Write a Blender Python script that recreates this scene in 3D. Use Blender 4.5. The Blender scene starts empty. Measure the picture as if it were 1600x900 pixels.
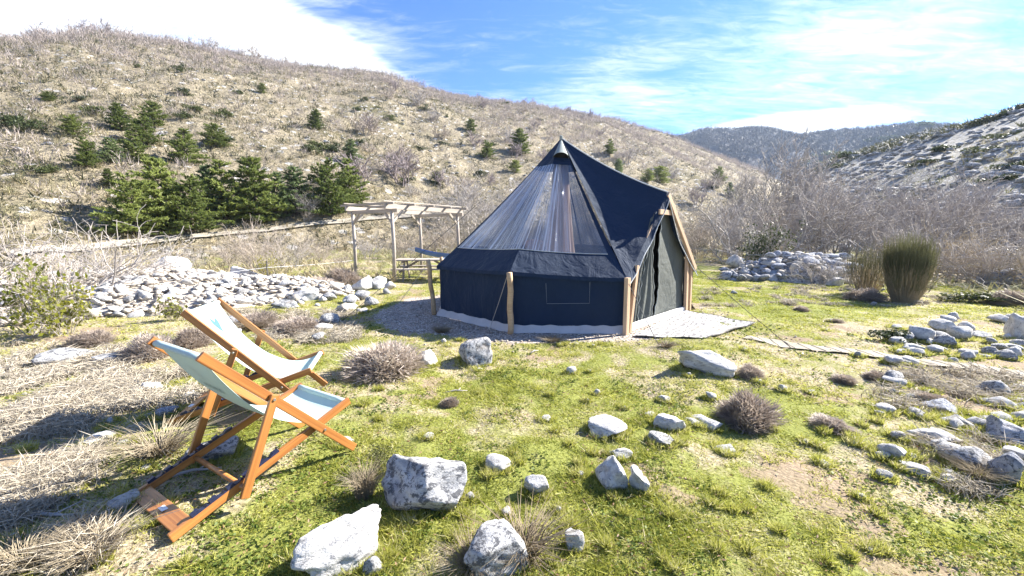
import bpy, bmesh, math, random
import numpy as np
from mathutils import Vector, Matrix, Quaternion
sc = bpy.context.scene
COL = sc.collection
rad = math.radians

# ------------------------------------------------------------------ camera
FPX, PITCH, CAMH = 640.0, rad(7.5), 1.45          # focal length in pixels of a 1600 px wide frame
cd = bpy.data.cameras.new('camera')
cd.sensor_width = 36.0; cd.sensor_fit = 'HORIZONTAL'; cd.lens = 36.0*FPX/1600.0
cd.clip_start = 0.05; cd.clip_end = 4000.0
cam = bpy.data.objects.new('camera', cd); COL.objects.link(cam)
cam.location = (0, 0, CAMH); cam.rotation_euler = (rad(90)-PITCH, 0, 0)
sc.camera = cam

# ------------------------------------------------------------------ sky and sun
SUN_AZ, SUN_EL = rad(67), rad(36)                 # azimuth from +Y towards +X
SUN = Vector((math.sin(SUN_AZ)*math.cos(SUN_EL), math.cos(SUN_AZ)*math.cos(SUN_EL), math.sin(SUN_EL)))
sd = bpy.data.lights.new('sun', 'SUN'); sd.energy = 4.8; sd.angle = rad(0.55); sd.color = (1.0, 0.95, 0.87)
so = bpy.data.objects.new('sun', sd); COL.objects.link(so)
so.rotation_euler = (-SUN).to_track_quat('-Z', 'Y').to_euler()
sc.view_settings.view_transform = 'Standard'; sc.view_settings.look = 'None'
sc.view_settings.gamma = 1.0; sc.view_settings.use_curve_mapping = False
sc.view_settings.exposure = 2.0

class NT:
    """small node tree helper"""
    def __init__(s, tree):
        s.t = tree; s.t.nodes.clear()
    def n(s, typ, _in=None, **kw):
        nd = s.t.nodes.new(typ)
        for k, v in kw.items(): setattr(nd, k, v)
        for k, v in (_in or {}).items():
            if hasattr(v, 'is_linked') and hasattr(v, 'node'): s.t.links.new(v, nd.inputs[k])
            elif isinstance(v, bpy.types.Node): s.t.links.new(v.outputs[0], nd.inputs[k])
            else: nd.inputs[k].default_value = v
        return nd
    def ln(s, a, b): s.t.links.new(a, b)
    def math(s, op, a, b=0.0, c=None, clamp=False):
        i = {0: a, 1: b}
        if c is not None: i[2] = c
        return s.n('ShaderNodeMath', i, operation=op, use_clamp=clamp).outputs[0]
    def mix(s, fac, a, b, blend='MIX'):
        nd = s.n('ShaderNodeMix', data_type='RGBA', blend_type=blend)
        for sock, v in ((nd.inputs[0], fac), (nd.inputs[6], a), (nd.inputs[7], b)):
            if hasattr(v, 'is_linked'): s.ln(v, sock)
            elif isinstance(v, (tuple, list)): sock.default_value = (*v[:3], 1)
            else: sock.default_value = v
        return nd.outputs[2]
    def ramp(s, fac, lo, hi, smooth=True):
        nd = s.n('ShaderNodeMapRange', {0: fac, 1: lo, 2: hi, 3: 0.0, 4: 1.0})
        nd.interpolation_type = 'SMOOTHSTEP' if smooth else 'LINEAR'
        return nd.outputs[0]
    def noise(s, vec, scale, detail=4.0, rough=0.55, dist=0.0):
        i = {'Scale': scale, 'Detail': detail, 'Roughness': rough, 'Distortion': dist}
        if vec is not None: i['Vector'] = vec
        return s.n('ShaderNodeTexNoise', i).outputs[0]
    def mapping(s, vec, scale=(1, 1, 1), rot=(0, 0, 0), loc=(0, 0, 0)):
        return s.n('ShaderNodeMapping', {'Vector': vec, 'Scale': scale, 'Rotation': rot, 'Location': loc}).outputs[0]

def px_dir(x, y):
    u, v = (x-800)/FPX, (y-450)/FPX
    return np.array([u, math.cos(PITCH)-v*math.sin(PITCH), -(math.sin(PITCH)+v*math.cos(PITCH))])

W = bpy.data.worlds.new('World'); sc.world = W; W.use_nodes = True
w = NT(W.node_tree)
sky = w.n('ShaderNodeTexSky', sky_type='NISHITA', sun_disc=False, sun_elevation=SUN_EL, sun_rotation=SUN_AZ,
          air_density=1.0, dust_density=0.35, ozone_density=3.0, altitude=600.0)
tc = w.n('ShaderNodeTexCoord').outputs['Generated']
sx = w.n('ShaderNodeSeparateXYZ', {0: tc})
zz = w.math('ADD', w.math('MAXIMUM', sx.outputs[2], 0.0), 0.10)
cx, cy = w.math('DIVIDE', sx.outputs[0], zz), w.math('DIVIDE', sx.outputs[1], zz)
cp = w.n('ShaderNodeCombineXYZ', {0: cx, 1: cy, 2: 0.0}).outputs[0]     # a flat cloud layer seen from below
n1 = w.noise(w.mapping(cp, (0.55, 1.0, 1), (0, 0, rad(18)), (3.1, 1.7, 0)), 1.1, 9, 0.62, 0.6)
n2 = w.noise(w.mapping(cp, (0.35, 1.2, 1), (0, 0, rad(-12)), (7.7, 4.2, 0)), 2.6, 8, 0.6, 0.9)
n3 = w.noise(w.mapping(cp, (0.8, 2.4, 1), (0, 0, rad(10)), (1.2, 9.4, 0)), 5.5, 7, 0.65, 1.2)
wisps = w.math('ADD', w.math('ADD', w.math('MULTIPLY', n1, 0.70), w.math('MULTIPLY', n2, 0.42)), w.math('MULTIPLY', w.math('SUBTRACT', n3, 0.5), 0.42))
wisps = w.math('SUBTRACT', wisps, 0.06)
def bank(px, py, wx, wy, tilt=0.0):
    """a cloud bank centred on one direction of the sky: 1 in its middle, 0 at its rim"""
    d = Vector(px_dir(px, py)).normalized()
    right = Vector((d.y, -d.x, 0)).normalized(); up = right.cross(d)
    r2 = right*math.cos(tilt)+up*math.sin(tilt); u2 = up*math.cos(tilt)-right*math.sin(tilt)
    a = w.n('ShaderNodeVectorMath', {0: tc, 1: tuple(r2)}, operation='DOT_PRODUCT').outputs['Value']
    b = w.n('ShaderNodeVectorMath', {0: tc, 1: tuple(u2)}, operation='DOT_PRODUCT').outputs['Value']
    f = w.n('ShaderNodeVectorMath', {0: tc, 1: tuple(d)}, operation='DOT_PRODUCT').outputs['Value']
    a = w.math('DIVIDE', a, wx); b = w.math('DIVIDE', b, wy)
    q = w.math('ADD', w.math('MULTIPLY', a, a), w.math('MULTIPLY', b, b))
    g = w.math('SUBTRACT', 1.0, q, clamp=True)
    return w.math('MULTIPLY', g, w.ramp(f, 0.0, 0.1))
banks = None
for args, amp in (((110, -60, .66, .28, rad(-14)), .36), ((500, 95, .30, .075, rad(-22)), .40), ((1600, 0, .60, .20, rad(10)), .13),
                  ((1190, 30, .45, .12, rad(6)), .05), ((1230, 196, .20, .026, rad(-1)), .42), ((960, 165, .24, .06, rad(-4)), .12), ((1260, 135, .55, .06, rad(3)), -.06), ((1000, 95, .16, .03, rad(2)), .10),
                  ((800, 60, .34, .10, rad(-8)), .035)):
    t = w.math('MULTIPLY', bank(*args), amp)
    banks = t if banks is None else w.math('ADD', banks, t)
dens = w.math('MULTIPLY', w.ramp(w.math('ADD', wisps, banks), 0.46, 0.93), .94)
col = w.mix(dens, w.mix(1.0, sky.outputs[0], (0.46, 0.70, 1.06), 'MULTIPLY'), (6.0, 6.3, 6.7))
bg = w.n('ShaderNodeBackground', {'Color': col, 'Strength': 0.066})
w.ln(bg.outputs[0], w.n('ShaderNodeOutputWorld').inputs[0])

# ------------------------------------------------------------------ helpers: noise, meshes, objects
rng = np.random.default_rng(7)
random.seed(7)
def _hash(h):
    h = ((h ^ (h >> 13))*1274126177) & 0xffffffff
    return ((h ^ (h >> 16)) & 0xffff)/65535.0
def vnoise(x, y, z=None):
    x, y = np.asarray(x, float), np.asarray(y, float)
    ix, iy = np.floor(x), np.floor(y); fx, fy = x-ix, y-iy; fx, fy = fx*fx*(3-2*fx), fy*fy*(3-2*fy)
    hx, hy = ix.astype(np.int64)*374761393, iy.astype(np.int64)*668265263; r = 0
    if z is None:
        for a in (0, 1):
            for b in (0, 1): r = r+(fx if a else 1-fx)*(fy if b else 1-fy)*_hash((hx+a*374761393+hy+b*668265263) & 0xffffffff)
        return r*2-1
    z = np.zeros_like(x)+z; iz = np.floor(z); fz = z-iz; fz = fz*fz*(3-2*fz); hz = iz.astype(np.int64)*2147483647
    for a in (0, 1):
        for b in (0, 1):
            for c in (0, 1): r = r+(fx if a else 1-fx)*(fy if b else 1-fy)*(fz if c else 1-fz)*_hash((hx+a*374761393+hy+b*668265263+hz+c*2147483647) & 0xffffffff)
    return r*2-1
def fbm(x, y, z=None, o=4, g=0.5):
    r, a, f = 0, 1.0, 1.0; x, y = np.asarray(x), np.asarray(y)
    for k in range(o):
        r = r + a*vnoise(x*f+17.3*k, y*f-9.1*k, None if z is None else np.asarray(z)*f+4.7*k); a *= g; f *= 2.03
    return r
def sstep(x, a, b):
    t = np.clip((x-a)/(b-a), 0, 1); return t*t*(3-2*t)

def np_mesh(name, V, F, smooth=False, attrs=None):
    """mesh from an (n,3) vertex array and an (m,k) face array"""
    V = np.ascontiguousarray(V, np.float32); F = np.ascontiguousarray(F, np.int32)
    me = bpy.data.meshes.new(name)
    me.vertices.add(len(V)); me.vertices.foreach_set('co', V.ravel())
    m, k = F.shape
    me.loops.add(m*k); me.loops.foreach_set('vertex_index', F.ravel())
    me.polygons.add(m); me.polygons.foreach_set('loop_start', np.arange(0, m*k, k, dtype=np.int32))
    if smooth: me.polygons.foreach_set('use_smooth', np.ones(m, bool))
    for an, (typ, arr) in (attrs or {}).items():
        at = me.attributes.new(an, typ, 'POINT')
        if typ == 'FLOAT': at.data.foreach_set('value', np.ascontiguousarray(arr, np.float32))
        else: at.data.foreach_set('color', np.ascontiguousarray(arr, np.float32).ravel())
    me.update(calc_edges=True)
    return me
def tag(o, label=None, cat=None, group=None, kind=None):
    for k, v in (('label', label), ('category', cat), ('group', group), ('kind', kind)):
        if v: o[k] = v
    return o
def obj(name, me, mat=None, parent=None, loc=None):
    o = bpy.data.objects.new(name, me); COL.objects.link(o)
    if mat is not None and me is not None and not me.materials: me.materials.append(mat)
    if parent is not None: o.parent = parent
    if loc is not None: o.location = loc
    return o
def empty(name, loc=(0, 0, 0), rz=0.0):
    o = bpy.data.objects.new(name, None); COL.objects.link(o); o.location = loc; o.rotation_euler = (0, 0, rz); o.empty_display_size = .1
    return o
def copy_tree(o, parent=None):
    c = o.copy(); COL.objects.link(c); c.parent = parent
    for k in ('label', 'category', 'group'):
        if parent is None and k in c: del c[k]
    for ch in [x for x in o.children]: copy_tree(ch, c)
    return c

class MB:
    """collects quads and tubes of one part"""
    def __init__(s): s.v = []; s.f = []
    def add(s, V, F):
        b = len(s.v); s.v += [tuple(p) for p in V]; s.f += [tuple(i+b for i in f) for f in F]; return s
    def tube(s, pts, r, n=8, caps=True):
        pts = [Vector(p) for p in pts]; m = len(pts)
        rs = r if isinstance(r, (list, tuple)) else [r]*m
        V, F = [], []
        ref = None
        for i, p in enumerate(pts):
            t = (pts[min(i+1, m-1)]-pts[max(i-1, 0)]).normalized()
            if ref is None: ref = t.orthogonal().normalized()
            ref = (ref-t*ref.dot(t)).normalized(); b = t.cross(ref)
            for k in range(n):
                a = 2*math.pi*k/n; V.append(p+(ref*math.cos(a)+b*math.sin(a))*rs[i])
        for i in range(m-1):
            for k in range(n): F.append((i*n+k, i*n+(k+1) % n, (i+1)*n+(k+1) % n, (i+1)*n+k))
        if caps: F += [tuple(reversed(range(n))), tuple((m-1)*n+k for k in range(n))]
        return s.add(V, F)
    def grid(s, fn, nu, nv):
        V = [fn(i/nu, j/nv) for j in range(nv+1) for i in range(nu+1)]
        F = [(j*(nu+1)+i, j*(nu+1)+i+1, (j+1)*(nu+1)+i+1, (j+1)*(nu+1)+i) for j in range(nv) for i in range(nu)]
        return s.add(V, F)
    def box(s, lo, hi):
        (a, b, c), (d, e, f) = lo, hi
        V = [(a, b, c), (d, b, c), (d, e, c), (a, e, c), (a, b, f), (d, b, f), (d, e, f), (a, e, f)]
        return s.add(V, [(3, 2, 1, 0), (4, 5, 6, 7), (0, 1, 5, 4), (1, 2, 6, 5), (2, 3, 7, 6), (3, 0, 4, 7)])
    def build(s, name, mat, parent=None, smooth=False, bevel=0.0):
        me = bpy.data.meshes.new(name); me.from_pydata([tuple(v) for v in s.v], [], s.f); me.update()
        if bevel:
            bm = bmesh.new(); bm.from_mesh(me)
            bmesh.ops.bevel(bm, geom=bm.edges[:], offset=bevel, segments=2, affect='EDGES', profile=0.6)
            bm.to_mesh(me); bm.free()
        if smooth:
            for p in me.polygons: p.use_smooth = True
        return obj(name, me, mat, parent)

def bar(name, p0, p1, wdt, thk, mat, parent, side=(0, 0, 1), bevel=0.004, twist=0.0):
    """a straight timber: local X runs along it, wdt across `side`-ish, thk along the other way; ends bevelled"""
    p0, p1 = Vector(p0), Vector(p1); x = p1-p0; L = x.length; x.normalize()
    sd_ = Vector(side); z = (sd_-x*sd_.dot(x)).normalized(); y = z.cross(x)
    m = MB().box((0, -thk/2, -wdt/2), (L, thk/2, wdt/2))
    o = m.build(name, mat, parent, bevel=bevel)
    M = Matrix((x, y, z)).transposed().to_4x4(); M.translation = p0
    o.matrix_local = M
    return o

# ------------------------------------------------------------------ materials
def material(name):
    m = bpy.data.materials.new(name); m.use_nodes = True
    t = NT(m.node_tree)
    out = t.n('ShaderNodeOutputMaterial'); b = t.n('ShaderNodeBsdfPrincipled'); t.ln(b.outputs[0], out.inputs[0])
    return m, t, b, out
def setc(t, b, c):
    if hasattr(c, 'is_linked'): t.ln(c, b.inputs['Base Color'])
    else: b.inputs['Base Color'].default_value = (*c[:3], 1)
def bump(t, b, hgt, strength=0.3, dist=0.02):
    n = t.n('ShaderNodeBump', {'Height': hgt, 'Strength': strength, 'Distance': dist}); t.ln(n.outputs[0], b.inputs['Normal']); return n
def ocoord(t): return t.n('ShaderNodeTexCoord').outputs['Object']
def objrand(t): return t.n('ShaderNodeObjectInfo').outputs['Random']
def geopos(t): return t.n('ShaderNodeNewGeometry').outputs['Position']

def plain(name, c, rough=0.7, metal=0.0, var=0.12, scale=6.0):
    m, t, b, _ = material(name); v = ocoord(t); nz = t.noise(v, scale, 5)
    setc(t, b, t.mix(nz, tuple(x*(1-var*2) for x in c), tuple(min(1, x*(1+var*1.5)) for x in c)))
    b.inputs['Roughness'].default_value = rough; b.inputs['Metallic'].default_value = metal
    bump(t, b, t.noise(v, scale*6, 3), 0.15, 0.004)
    return m
def leafmat(name, c1, c2, transl=0.35, rough=0.55, attr=None, c3=None):
    """thin leaves, blades, needles: reflect and let light through"""
    m = bpy.data.materials.new(name); m.use_nodes = True; t = NT(m.node_tree); out = t.n('ShaderNodeOutputMaterial')
    if attr: f = t.n('ShaderNodeAttribute', attribute_name=attr).outputs['Fac']
    else: f = t.math('ADD', t.math('MULTIPLY', t.noise(geopos(t), 1.7, 4), 0.8), t.math('MULTIPLY', t.math('SUBTRACT', objrand(t), 0.5), 0.35), clamp=True)
    if c3: c = t.mix(t.ramp(f, .5, 1., False), t.mix(t.ramp(f, 0., .5, False), c1, c2), c3)
    else: c = t.mix(t.ramp(f, .2, .8) if not attr else f, c1, c2)
    b = t.n('ShaderNodeBsdfPrincipled', {'Base Color': c, 'Roughness': rough}); b.inputs['Specular IOR Level'].default_value = 0.25
    tr = t.n('ShaderNodeBsdfTranslucent', {'Color': c})
    mx = t.n('ShaderNodeMixShader', {0: transl, 1: b.outputs[0], 2: tr.outputs[0]})
    t.ln(mx.outputs[0], out.inputs[0])
    return m
def woodmat(name, c1, c2, rough=0.45, grain=60.0, coat=0.0):
    m, t, b, _ = material(name); v = ocoord(t)
    v = t.n('ShaderNodeVectorMath', {0: v, 1: t.n('ShaderNodeCombineXYZ', {0: t.math('MULTIPLY', objrand(t), 9.0)}).outputs[0]}, operation='ADD').outputs[0]
    g = t.noise(t.mapping(v, (1.2, grain, grain)), 1.0, 5, 0.6, 0.4)
    g2 = t.noise(t.mapping(v, (.8, 6, 6)), 1.0, 3)
    f = t.ramp(t.math('ADD', t.math('MULTIPLY', g, .6), t.math('MULTIPLY', g2, .4)), .3, .7)
    c = t.mix(f, c1, c2)
    c = t.mix(t.math('MULTIPLY', objrand(t), .35), c, tuple(x*.7 for x in c1))
    setc(t, b, c); b.inputs['Roughness'].default_value = rough; b.inputs['Coat Weight'].default_value = coat; b.inputs['Coat Roughness'].default_value = .25
    bump(t, b, g, 0.25, 0.002)
    return m
def rockmat(name, base, dark, lichen, amount):
    m, t, b, _ = material(name); v = ocoord(t)
    v = t.n('ShaderNodeVectorMath', {0: v, 1: t.n('ShaderNodeCombineXYZ', {0: t.math('MULTIPLY', objrand(t), 31.0), 2: t.math('MULTIPLY', objrand(t), 11.0)}).outputs[0]}, operation='ADD').outputs[0]
    big = t.noise(v, 5.0, 8, 0.62, 0.3); fine = t.noise(v, 38.0, 6, 0.7)
    c = t.mix(t.ramp(big, .36, .62), dark, base)
    c = t.mix(t.math('MULTIPLY', t.ramp(fine, .52, .70), .5), c, dark)
    li = t.ramp(t.math('ADD', t.noise(v, 9.0, 9, .72, .5), t.math('MULTIPLY', fine, .22)), .74-amount, .80-amount)
    c = t.mix(t.math('MULTIPLY', li, .85), c, lichen)
    c = t.mix(t.math('MULTIPLY', t.ramp(t.noise(v, 2.3, 3), .58, .72), .25), c, (.42, .30, .17))
    cr = t.n('ShaderNodeTexVoronoi', {'Vector': t.mapping(v, (1, 1, 2.2)), 'Scale': 5.0}, feature='DISTANCE_TO_EDGE').outputs[0]
    crack = t.math('SUBTRACT', 1.0, t.ramp(t.math('ADD', cr, t.math('MULTIPLY', fine, .03)), .012, .035))
    crack = t.math('MULTIPLY', crack, t.ramp(t.noise(v, 3.1, 2), .5, .62))
    c = t.mix(t.math('MULTIPLY', crack, .7), c, lichen)
    setc(t, b, c); b.inputs['Roughness'].default_value = .9; b.inputs['Specular IOR Level'].default_value = .2
    hh = t.math('SUBTRACT', t.math('ADD', t.math('MULTIPLY', big, .6), t.math('MULTIPLY', fine, .35)), t.math('MULTIPLY', crack, .3))
    bump(t, b, hh, .85, .03)
    return m

M = {}
M['rock_white'] = rockmat('white_limestone', (.60, .585, .555), (.40, .39, .375), (.17, .17, .18), .07)
M['rock_grey'] = rockmat('weathered_limestone', (.50, .49, .47), (.30, .30, .30), (.07, .072, .08), .13)
M['rock_blue'] = rockmat('blue_grey_limestone', (.42, .43, .46), (.25, .26, .29), (.06, .065, .08), .11)
M['teak'] = woodmat('oiled_hardwood', (.24, .085, .022), (.50, .215, .058), .40, 70, .25)
M['timber'] = woodmat('pale_pine_timber', (.42, .27, .16), (.62, .44, .29), .6, 50)
M['log'] = woodmat('peeled_log', (.36, .22, .11), (.58, .41, .24), .65, 40)
M['greywood'] = woodmat('weathered_grey_wood', (.25, .205, .165), (.46, .41, .35), .75, 55)
M['bark'] = plain('bark', (.10, .075, .06), .9, 0, .25, 14)
M['steel'] = plain('bolt_steel', (.55, .53, .50), .35, .9)
M['navy_plastic'] = plain('navy_plastic', (.018, .022, .055), .4)
M['white_label'] = plain('white_label', (.75, .76, .78), .5)
M['rope'] = plain('rope', (.42, .38, .34), .85, 0, .1, 40)
M['rope_dark'] = plain('dark_rope', (.07, .07, .07), .85, 0, .1, 40)
M['print'] = plain('teal_print', (.055, .14, .16), .8)

# twigs and leaves
M['twig_grey'] = plain('grey_twigs', (.41, .37, .34), .9, 0, .22, 2.0)
M['twig_pale'] = plain('pale_twigs', (.40, .36, .325), .9, 0, .2, 2.0)
M['twig_brown'] = plain('brown_twigs', (.39, .33, .275), .9, 0, .22, 2.0)
M['twig_straw'] = plain('straw_twigs', (.40, .32, .20), .9, 0, .2, 2.0)
M['twig_mauve'] = plain('mauve_twigs', (.30, .25, .245), .9, 0, .2, .6)
M['pine'] = leafmat('pine_needles', (.115, .150, .040), (.31, .355, .100), .5)
M['pine_blue'] = leafmat('blue_pine_needles', (.095, .140, .060), (.245, .300, .125), .5)
M['juniper'] = leafmat('juniper_leaves', (.045, .060, .022), (.130, .150, .050), .25)
M['boxleaf'] = leafmat('yellow_green_leaves', (.13, .15, .018), (.40, .37, .045), .4)
M['broomleaf'] = leafmat('broom_stems', (.17, .165, .085), (.31, .315, .145), .35)
M['cushion'] = leafmat('cushion_shrub', (.33, .27, .22), (.62, .54, .46), .3)
M['cushion_green'] = leafmat('greenish_cushion', (.10, .105, .035), (.30, .28, .11), .2)
M['drytuft'] = leafmat('dry_tuft', (.24, .185, .115), (.50, .43, .31), .25)

# ------------------------------------------------------------------ terrain
def azel(x, y):
    d = px_dir(x, y); return math.atan2(d[0], d[1]), d[2]/math.hypot(d[0], d[1])
def ridge(pts):
    a = sorted([(*azel(x, y), R, F) for x, y, R, F in pts]); return np.array(a)
RL = ridge([(0, 72, 150, 25), (60, 70, 152, 26), (130, 66, 155, 27), (200, 70, 160, 28), (330, 86, 165, 29), (450, 108, 170, 30), (600, 128, 180, 32), (700, 150, 190, 34), (830, 169, 205, 37),
            (950, 190, 225, 41), (1030, 213, 245, 46), (1110, 241, 270, 52), (1190, 272, 280, 60), (1240, 300, 285, 66), (1300, 352, 290, 80)])
RR = ridge([(1215, 352, 105, 40), (1250, 274, 108, 38), (1290, 254, 108, 36), (1380, 222, 104, 33), (1440, 206, 100, 30), (1540, 184, 95, 27), (1600, 166, 92, 26), (1800, 125, 88, 24)])
RF = ridge([(820, 300, 620, 330), (920, 230, 620, 330), (1040, 212, 640, 330), (1100, 204, 650, 330), (1180, 201, 650, 330), (1260, 209, 640, 330), (1350, 204, 630, 330), (1420, 199, 620, 330), (1500, 204, 620, 330), (1700, 190, 600, 330)])
def hill(T, th, r, lo_end, hi_end):
    te = np.interp(th, T[:, 0], T[:, 1]); R = np.interp(th, T[:, 0], T[:, 2]); F = np.interp(th, T[:, 0], T[:, 3])
    Zr = np.maximum(CAMH + R*te, 0)
    s = (r-F)/(R-F)
    g = np.where(s < 1, s*(1.18-.18*np.clip(s, 0, 1)**4), 1-.12*(s-1))*.965
    g = np.where(s <= 0, 0, np.maximum(g, 0))
    fade = sstep(th, lo_end[0], lo_end[1])*(1-sstep(th, hi_end[0], hi_end[1]))
    return Zr*g*fade, s
TENT = np.array([.86, 8.02])
def pad_mask(x, y):
    n = .10*fbm(x*1.1+4, y*1.1, o=3)
    q = np.hypot((x-.70)/3.35, (y-7.85)/np.where(y < 7.85, 2.62, 2.9))+n*.6
    return (1-sstep(q, .93, 1.02))*(1-.55*sstep(x, 2.0, 3.2))
PATH = None
def path_dist(x, y):
    d = np.full(np.shape(x), 99.)
    for (ax, ay), (bx, by) in zip(PATH[:-1], PATH[1:]):
        vx, vy = bx-ax, by-ay; t = np.clip(((x-ax)*vx+(y-ay)*vy)/(vx*vx+vy*vy), 0, 1)
        d = np.minimum(d, np.hypot(x-ax-t*vx, y-ay-t*vy))
    return d
def G0(x, y, z=0.0):
    d = px_dir(x, y); t = (z-CAMH)/d[2]; return np.array([d[0]*t, d[1]*t])
PATH = [tuple(G0(*p)) for p in ((1165, 529), (1250, 541), (1350, 553), (1480, 570), (1600, 589), (1760, 612))]
def MOUND(x, y):      # the long heap of rubble on the left
    c, s = math.cos(rad(14)), math.sin(rad(14)); dx, dy = x+9.0, y-9.0
    u, v = (dx*c+dy*s)/4.9, (-dx*s+dy*c)/2.75
    q = u*u+v*v+.18*fbm(x*.7, y*.7, o=2)
    return .54*np.clip(1-q, 0, 1)**.8
def WALLM(x, y):      # the tumbled wall on the right
    u, v = (x-9.2)/2.3, (y-13.3)/1.25
    q = u*u+v*v+.15*fbm(x*.9+9, y*.9, o=2)
    return .74*np.clip(1-q, 0, 1)**.7*(.62+.38*sstep(x, 7.6, 9.4))
def H(x, y):
    x, y = np.asarray(x, float), np.asarray(y, float)
    r = np.hypot(x, y); th = np.arctan2(x, y)
    pad = pad_mask(x, y)*sstep(12-r, 0, 2)
    z = (.05*fbm(x*.4, y*.4, o=2)+.022*fbm(x*1.9+3, y*1.9, o=3))*(1-pad)*sstep(r, .2, 1.5)
    z = z + .35*fbm(x*.07+5, y*.07, o=3)*sstep(r, 14, 32)
    zl, sl = hill(RL, th, r, (-2.4, -1.7), (azel(1230, 300)[0], azel(1330, 330)[0]))
    zr, sr = hill(RR, th, r, (azel(1190, 300)[0], azel(1275, 255)[0]), (1.9, 2.6))
    zf, sf = hill(RF, th, r, (azel(800, 300)[0], azel(930, 240)[0]), (1.2, 1.6))
    rough = 1.3*fbm(x*.045, y*.045, o=4)+.30*fbm(x*.35, y*.35, o=3)
    hl = np.maximum(zl, zr); rough = rough*np.where(zr > zl, .4, 1.0)
    hl = hl + rough*sstep(hl, .5, 6)
    zf = zf + 7*fbm(x*.012, y*.012, o=4)*sstep(zf, 2, 20)
    return z + np.maximum(hl, zf)
def hit(px, py):
    """where the line of sight through a photograph pixel meets the ground"""
    d = px_dir(px, py); lo, hi = .7, 900.
    t = np.geomspace(.7, 900., 170)
    for _ in range(2):
        x, y, z = d[0]*t, d[1]*t, CAMH+d[2]*t
        dz = z-H(x, y); k = np.argmax(dz < 0)
        if dz[k] >= 0: return hit(px, py+3) if py < 420 else None      # just over the skyline: take the crest
        if k == 0: break
        f = dz[k-1]/(dz[k-1]-dz[k]); tt = t[k-1]+f*(t[k]-t[k-1]); t = np.linspace(t[k-1], t[k], 10)
    X, Y = d[0]*tt, d[1]*tt
    return Vector((X, Y, float(H(X, Y))))
def view_depth(p): return p[1]*math.cos(PITCH)-(p[2]-CAMH)*math.sin(PITCH)
def at_depth(px, py, Y):
    d = px_dir(px, py); return Vector((d[0]*Y/d[1], Y, CAMH+d[2]*Y/d[1]))
def gpt(x, y, dz=0.0): return Vector((x, y, float(H(x, y))+dz))

def dryness(x, y):     # 0 fresh turf, 1 dry thatch
    n = .5+.5*fbm(x*1.3+31, y*1.3, o=5, g=.68)
    d = .26+.58*sstep(n, .34, .92)
    th = np.arctan2(x, y); r = np.hypot(x, y)
    d = d+.34*sstep(-th, .62, .86)*sstep(r, 1.9, 3.0)*(1-.5*sstep(n, .2, .5)*0)       # the straw coloured side on the left
    d = d+.35*sstep(th, .62, .80)*sstep(r, 3.4, 4.6)                                   # stony ground on the right
    d = d+.30*sstep(r, 3.6, 6.0)*(1-sstep(r, 13, 16)*.4)-.10
    d = d-.35*sstep(x, 2.6, 3.6)*sstep(y, 6.2, 7.5)*(1-sstep(r, 15, 22))               # greener meadow right of the door
    d = d-.30*sstep(3.4-r, 0, 1.2)*sstep(th, -.25, .15)                                # lush turf nearest the camera
    return np.clip(d, 0, 1)

def soil_mask(x, y):
    return sstep(fbm(x*.9+77, y*.9-12, o=5, g=.62), .56, 1.02)*(np.hypot(x, y) < 14)
def ring_mesh():
    r1 = np.geomspace(.25, 30, 330); r2 = np.geomspace(30, 900, 190)[1:]
    rr = np.concatenate([r1, r2, [1100]])
    th = np.concatenate([np.linspace(rad(-180), rad(-66), 40, endpoint=False), np.linspace(rad(-66), rad(66), 400, endpoint=False), np.linspace(rad(66), rad(180), 41)])
    R_, T_ = np.meshgrid(rr, th, indexing='ij')
    X, Y = R_*np.sin(T_), R_*np.cos(T_); Z = H(X, Y)
    n, m = X.shape
    V = np.stack([X, Y, Z], -1).reshape(-1, 3)
    i, j = np.meshgrid(np.arange(n-1), np.arange(m-1), indexing='ij')
    a = i*m+j; F = np.stack([a, a+1, a+m+1, a+m], -1).reshape(-1, 4)[:, ::-1]
    # sort faces: near ground, left hillside, right hillside, far hill
    fx, fy = X[:-1, :-1].ravel(), Y[:-1, :-1].ravel(); fr = np.hypot(fx, fy); ft = np.arctan2(fx, fy)
    _, sl = hill(RL, ft, fr, (-2.4, -1.7), (9, 10)); zl, _ = hill(RL, ft, fr, (-2.4, -1.7), (azel(1230, 300)[0], azel(1330, 330)[0]))
    zr, _ = hill(RR, ft, fr, (azel(1190, 300)[0], azel(1275, 255)[0]), (1.9, 2.6)); zf, _ = hill(RF, ft, fr, (azel(800, 300)[0], azel(930, 240)[0]), (1.2, 1.6))
    which = np.where(np.maximum(np.maximum(zl, zr), zf) < .05, 0, np.argmax(np.stack([np.zeros_like(zl), zl, zr, zf]), 0))
    return V, F, which
TV, TF, TW = ring_mesh()
def terrain_part(k):
    F = TF[TW == k]; idx, inv = np.unique(F, return_inverse=True)
    return TV[idx], inv.reshape(F.shape)

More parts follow.
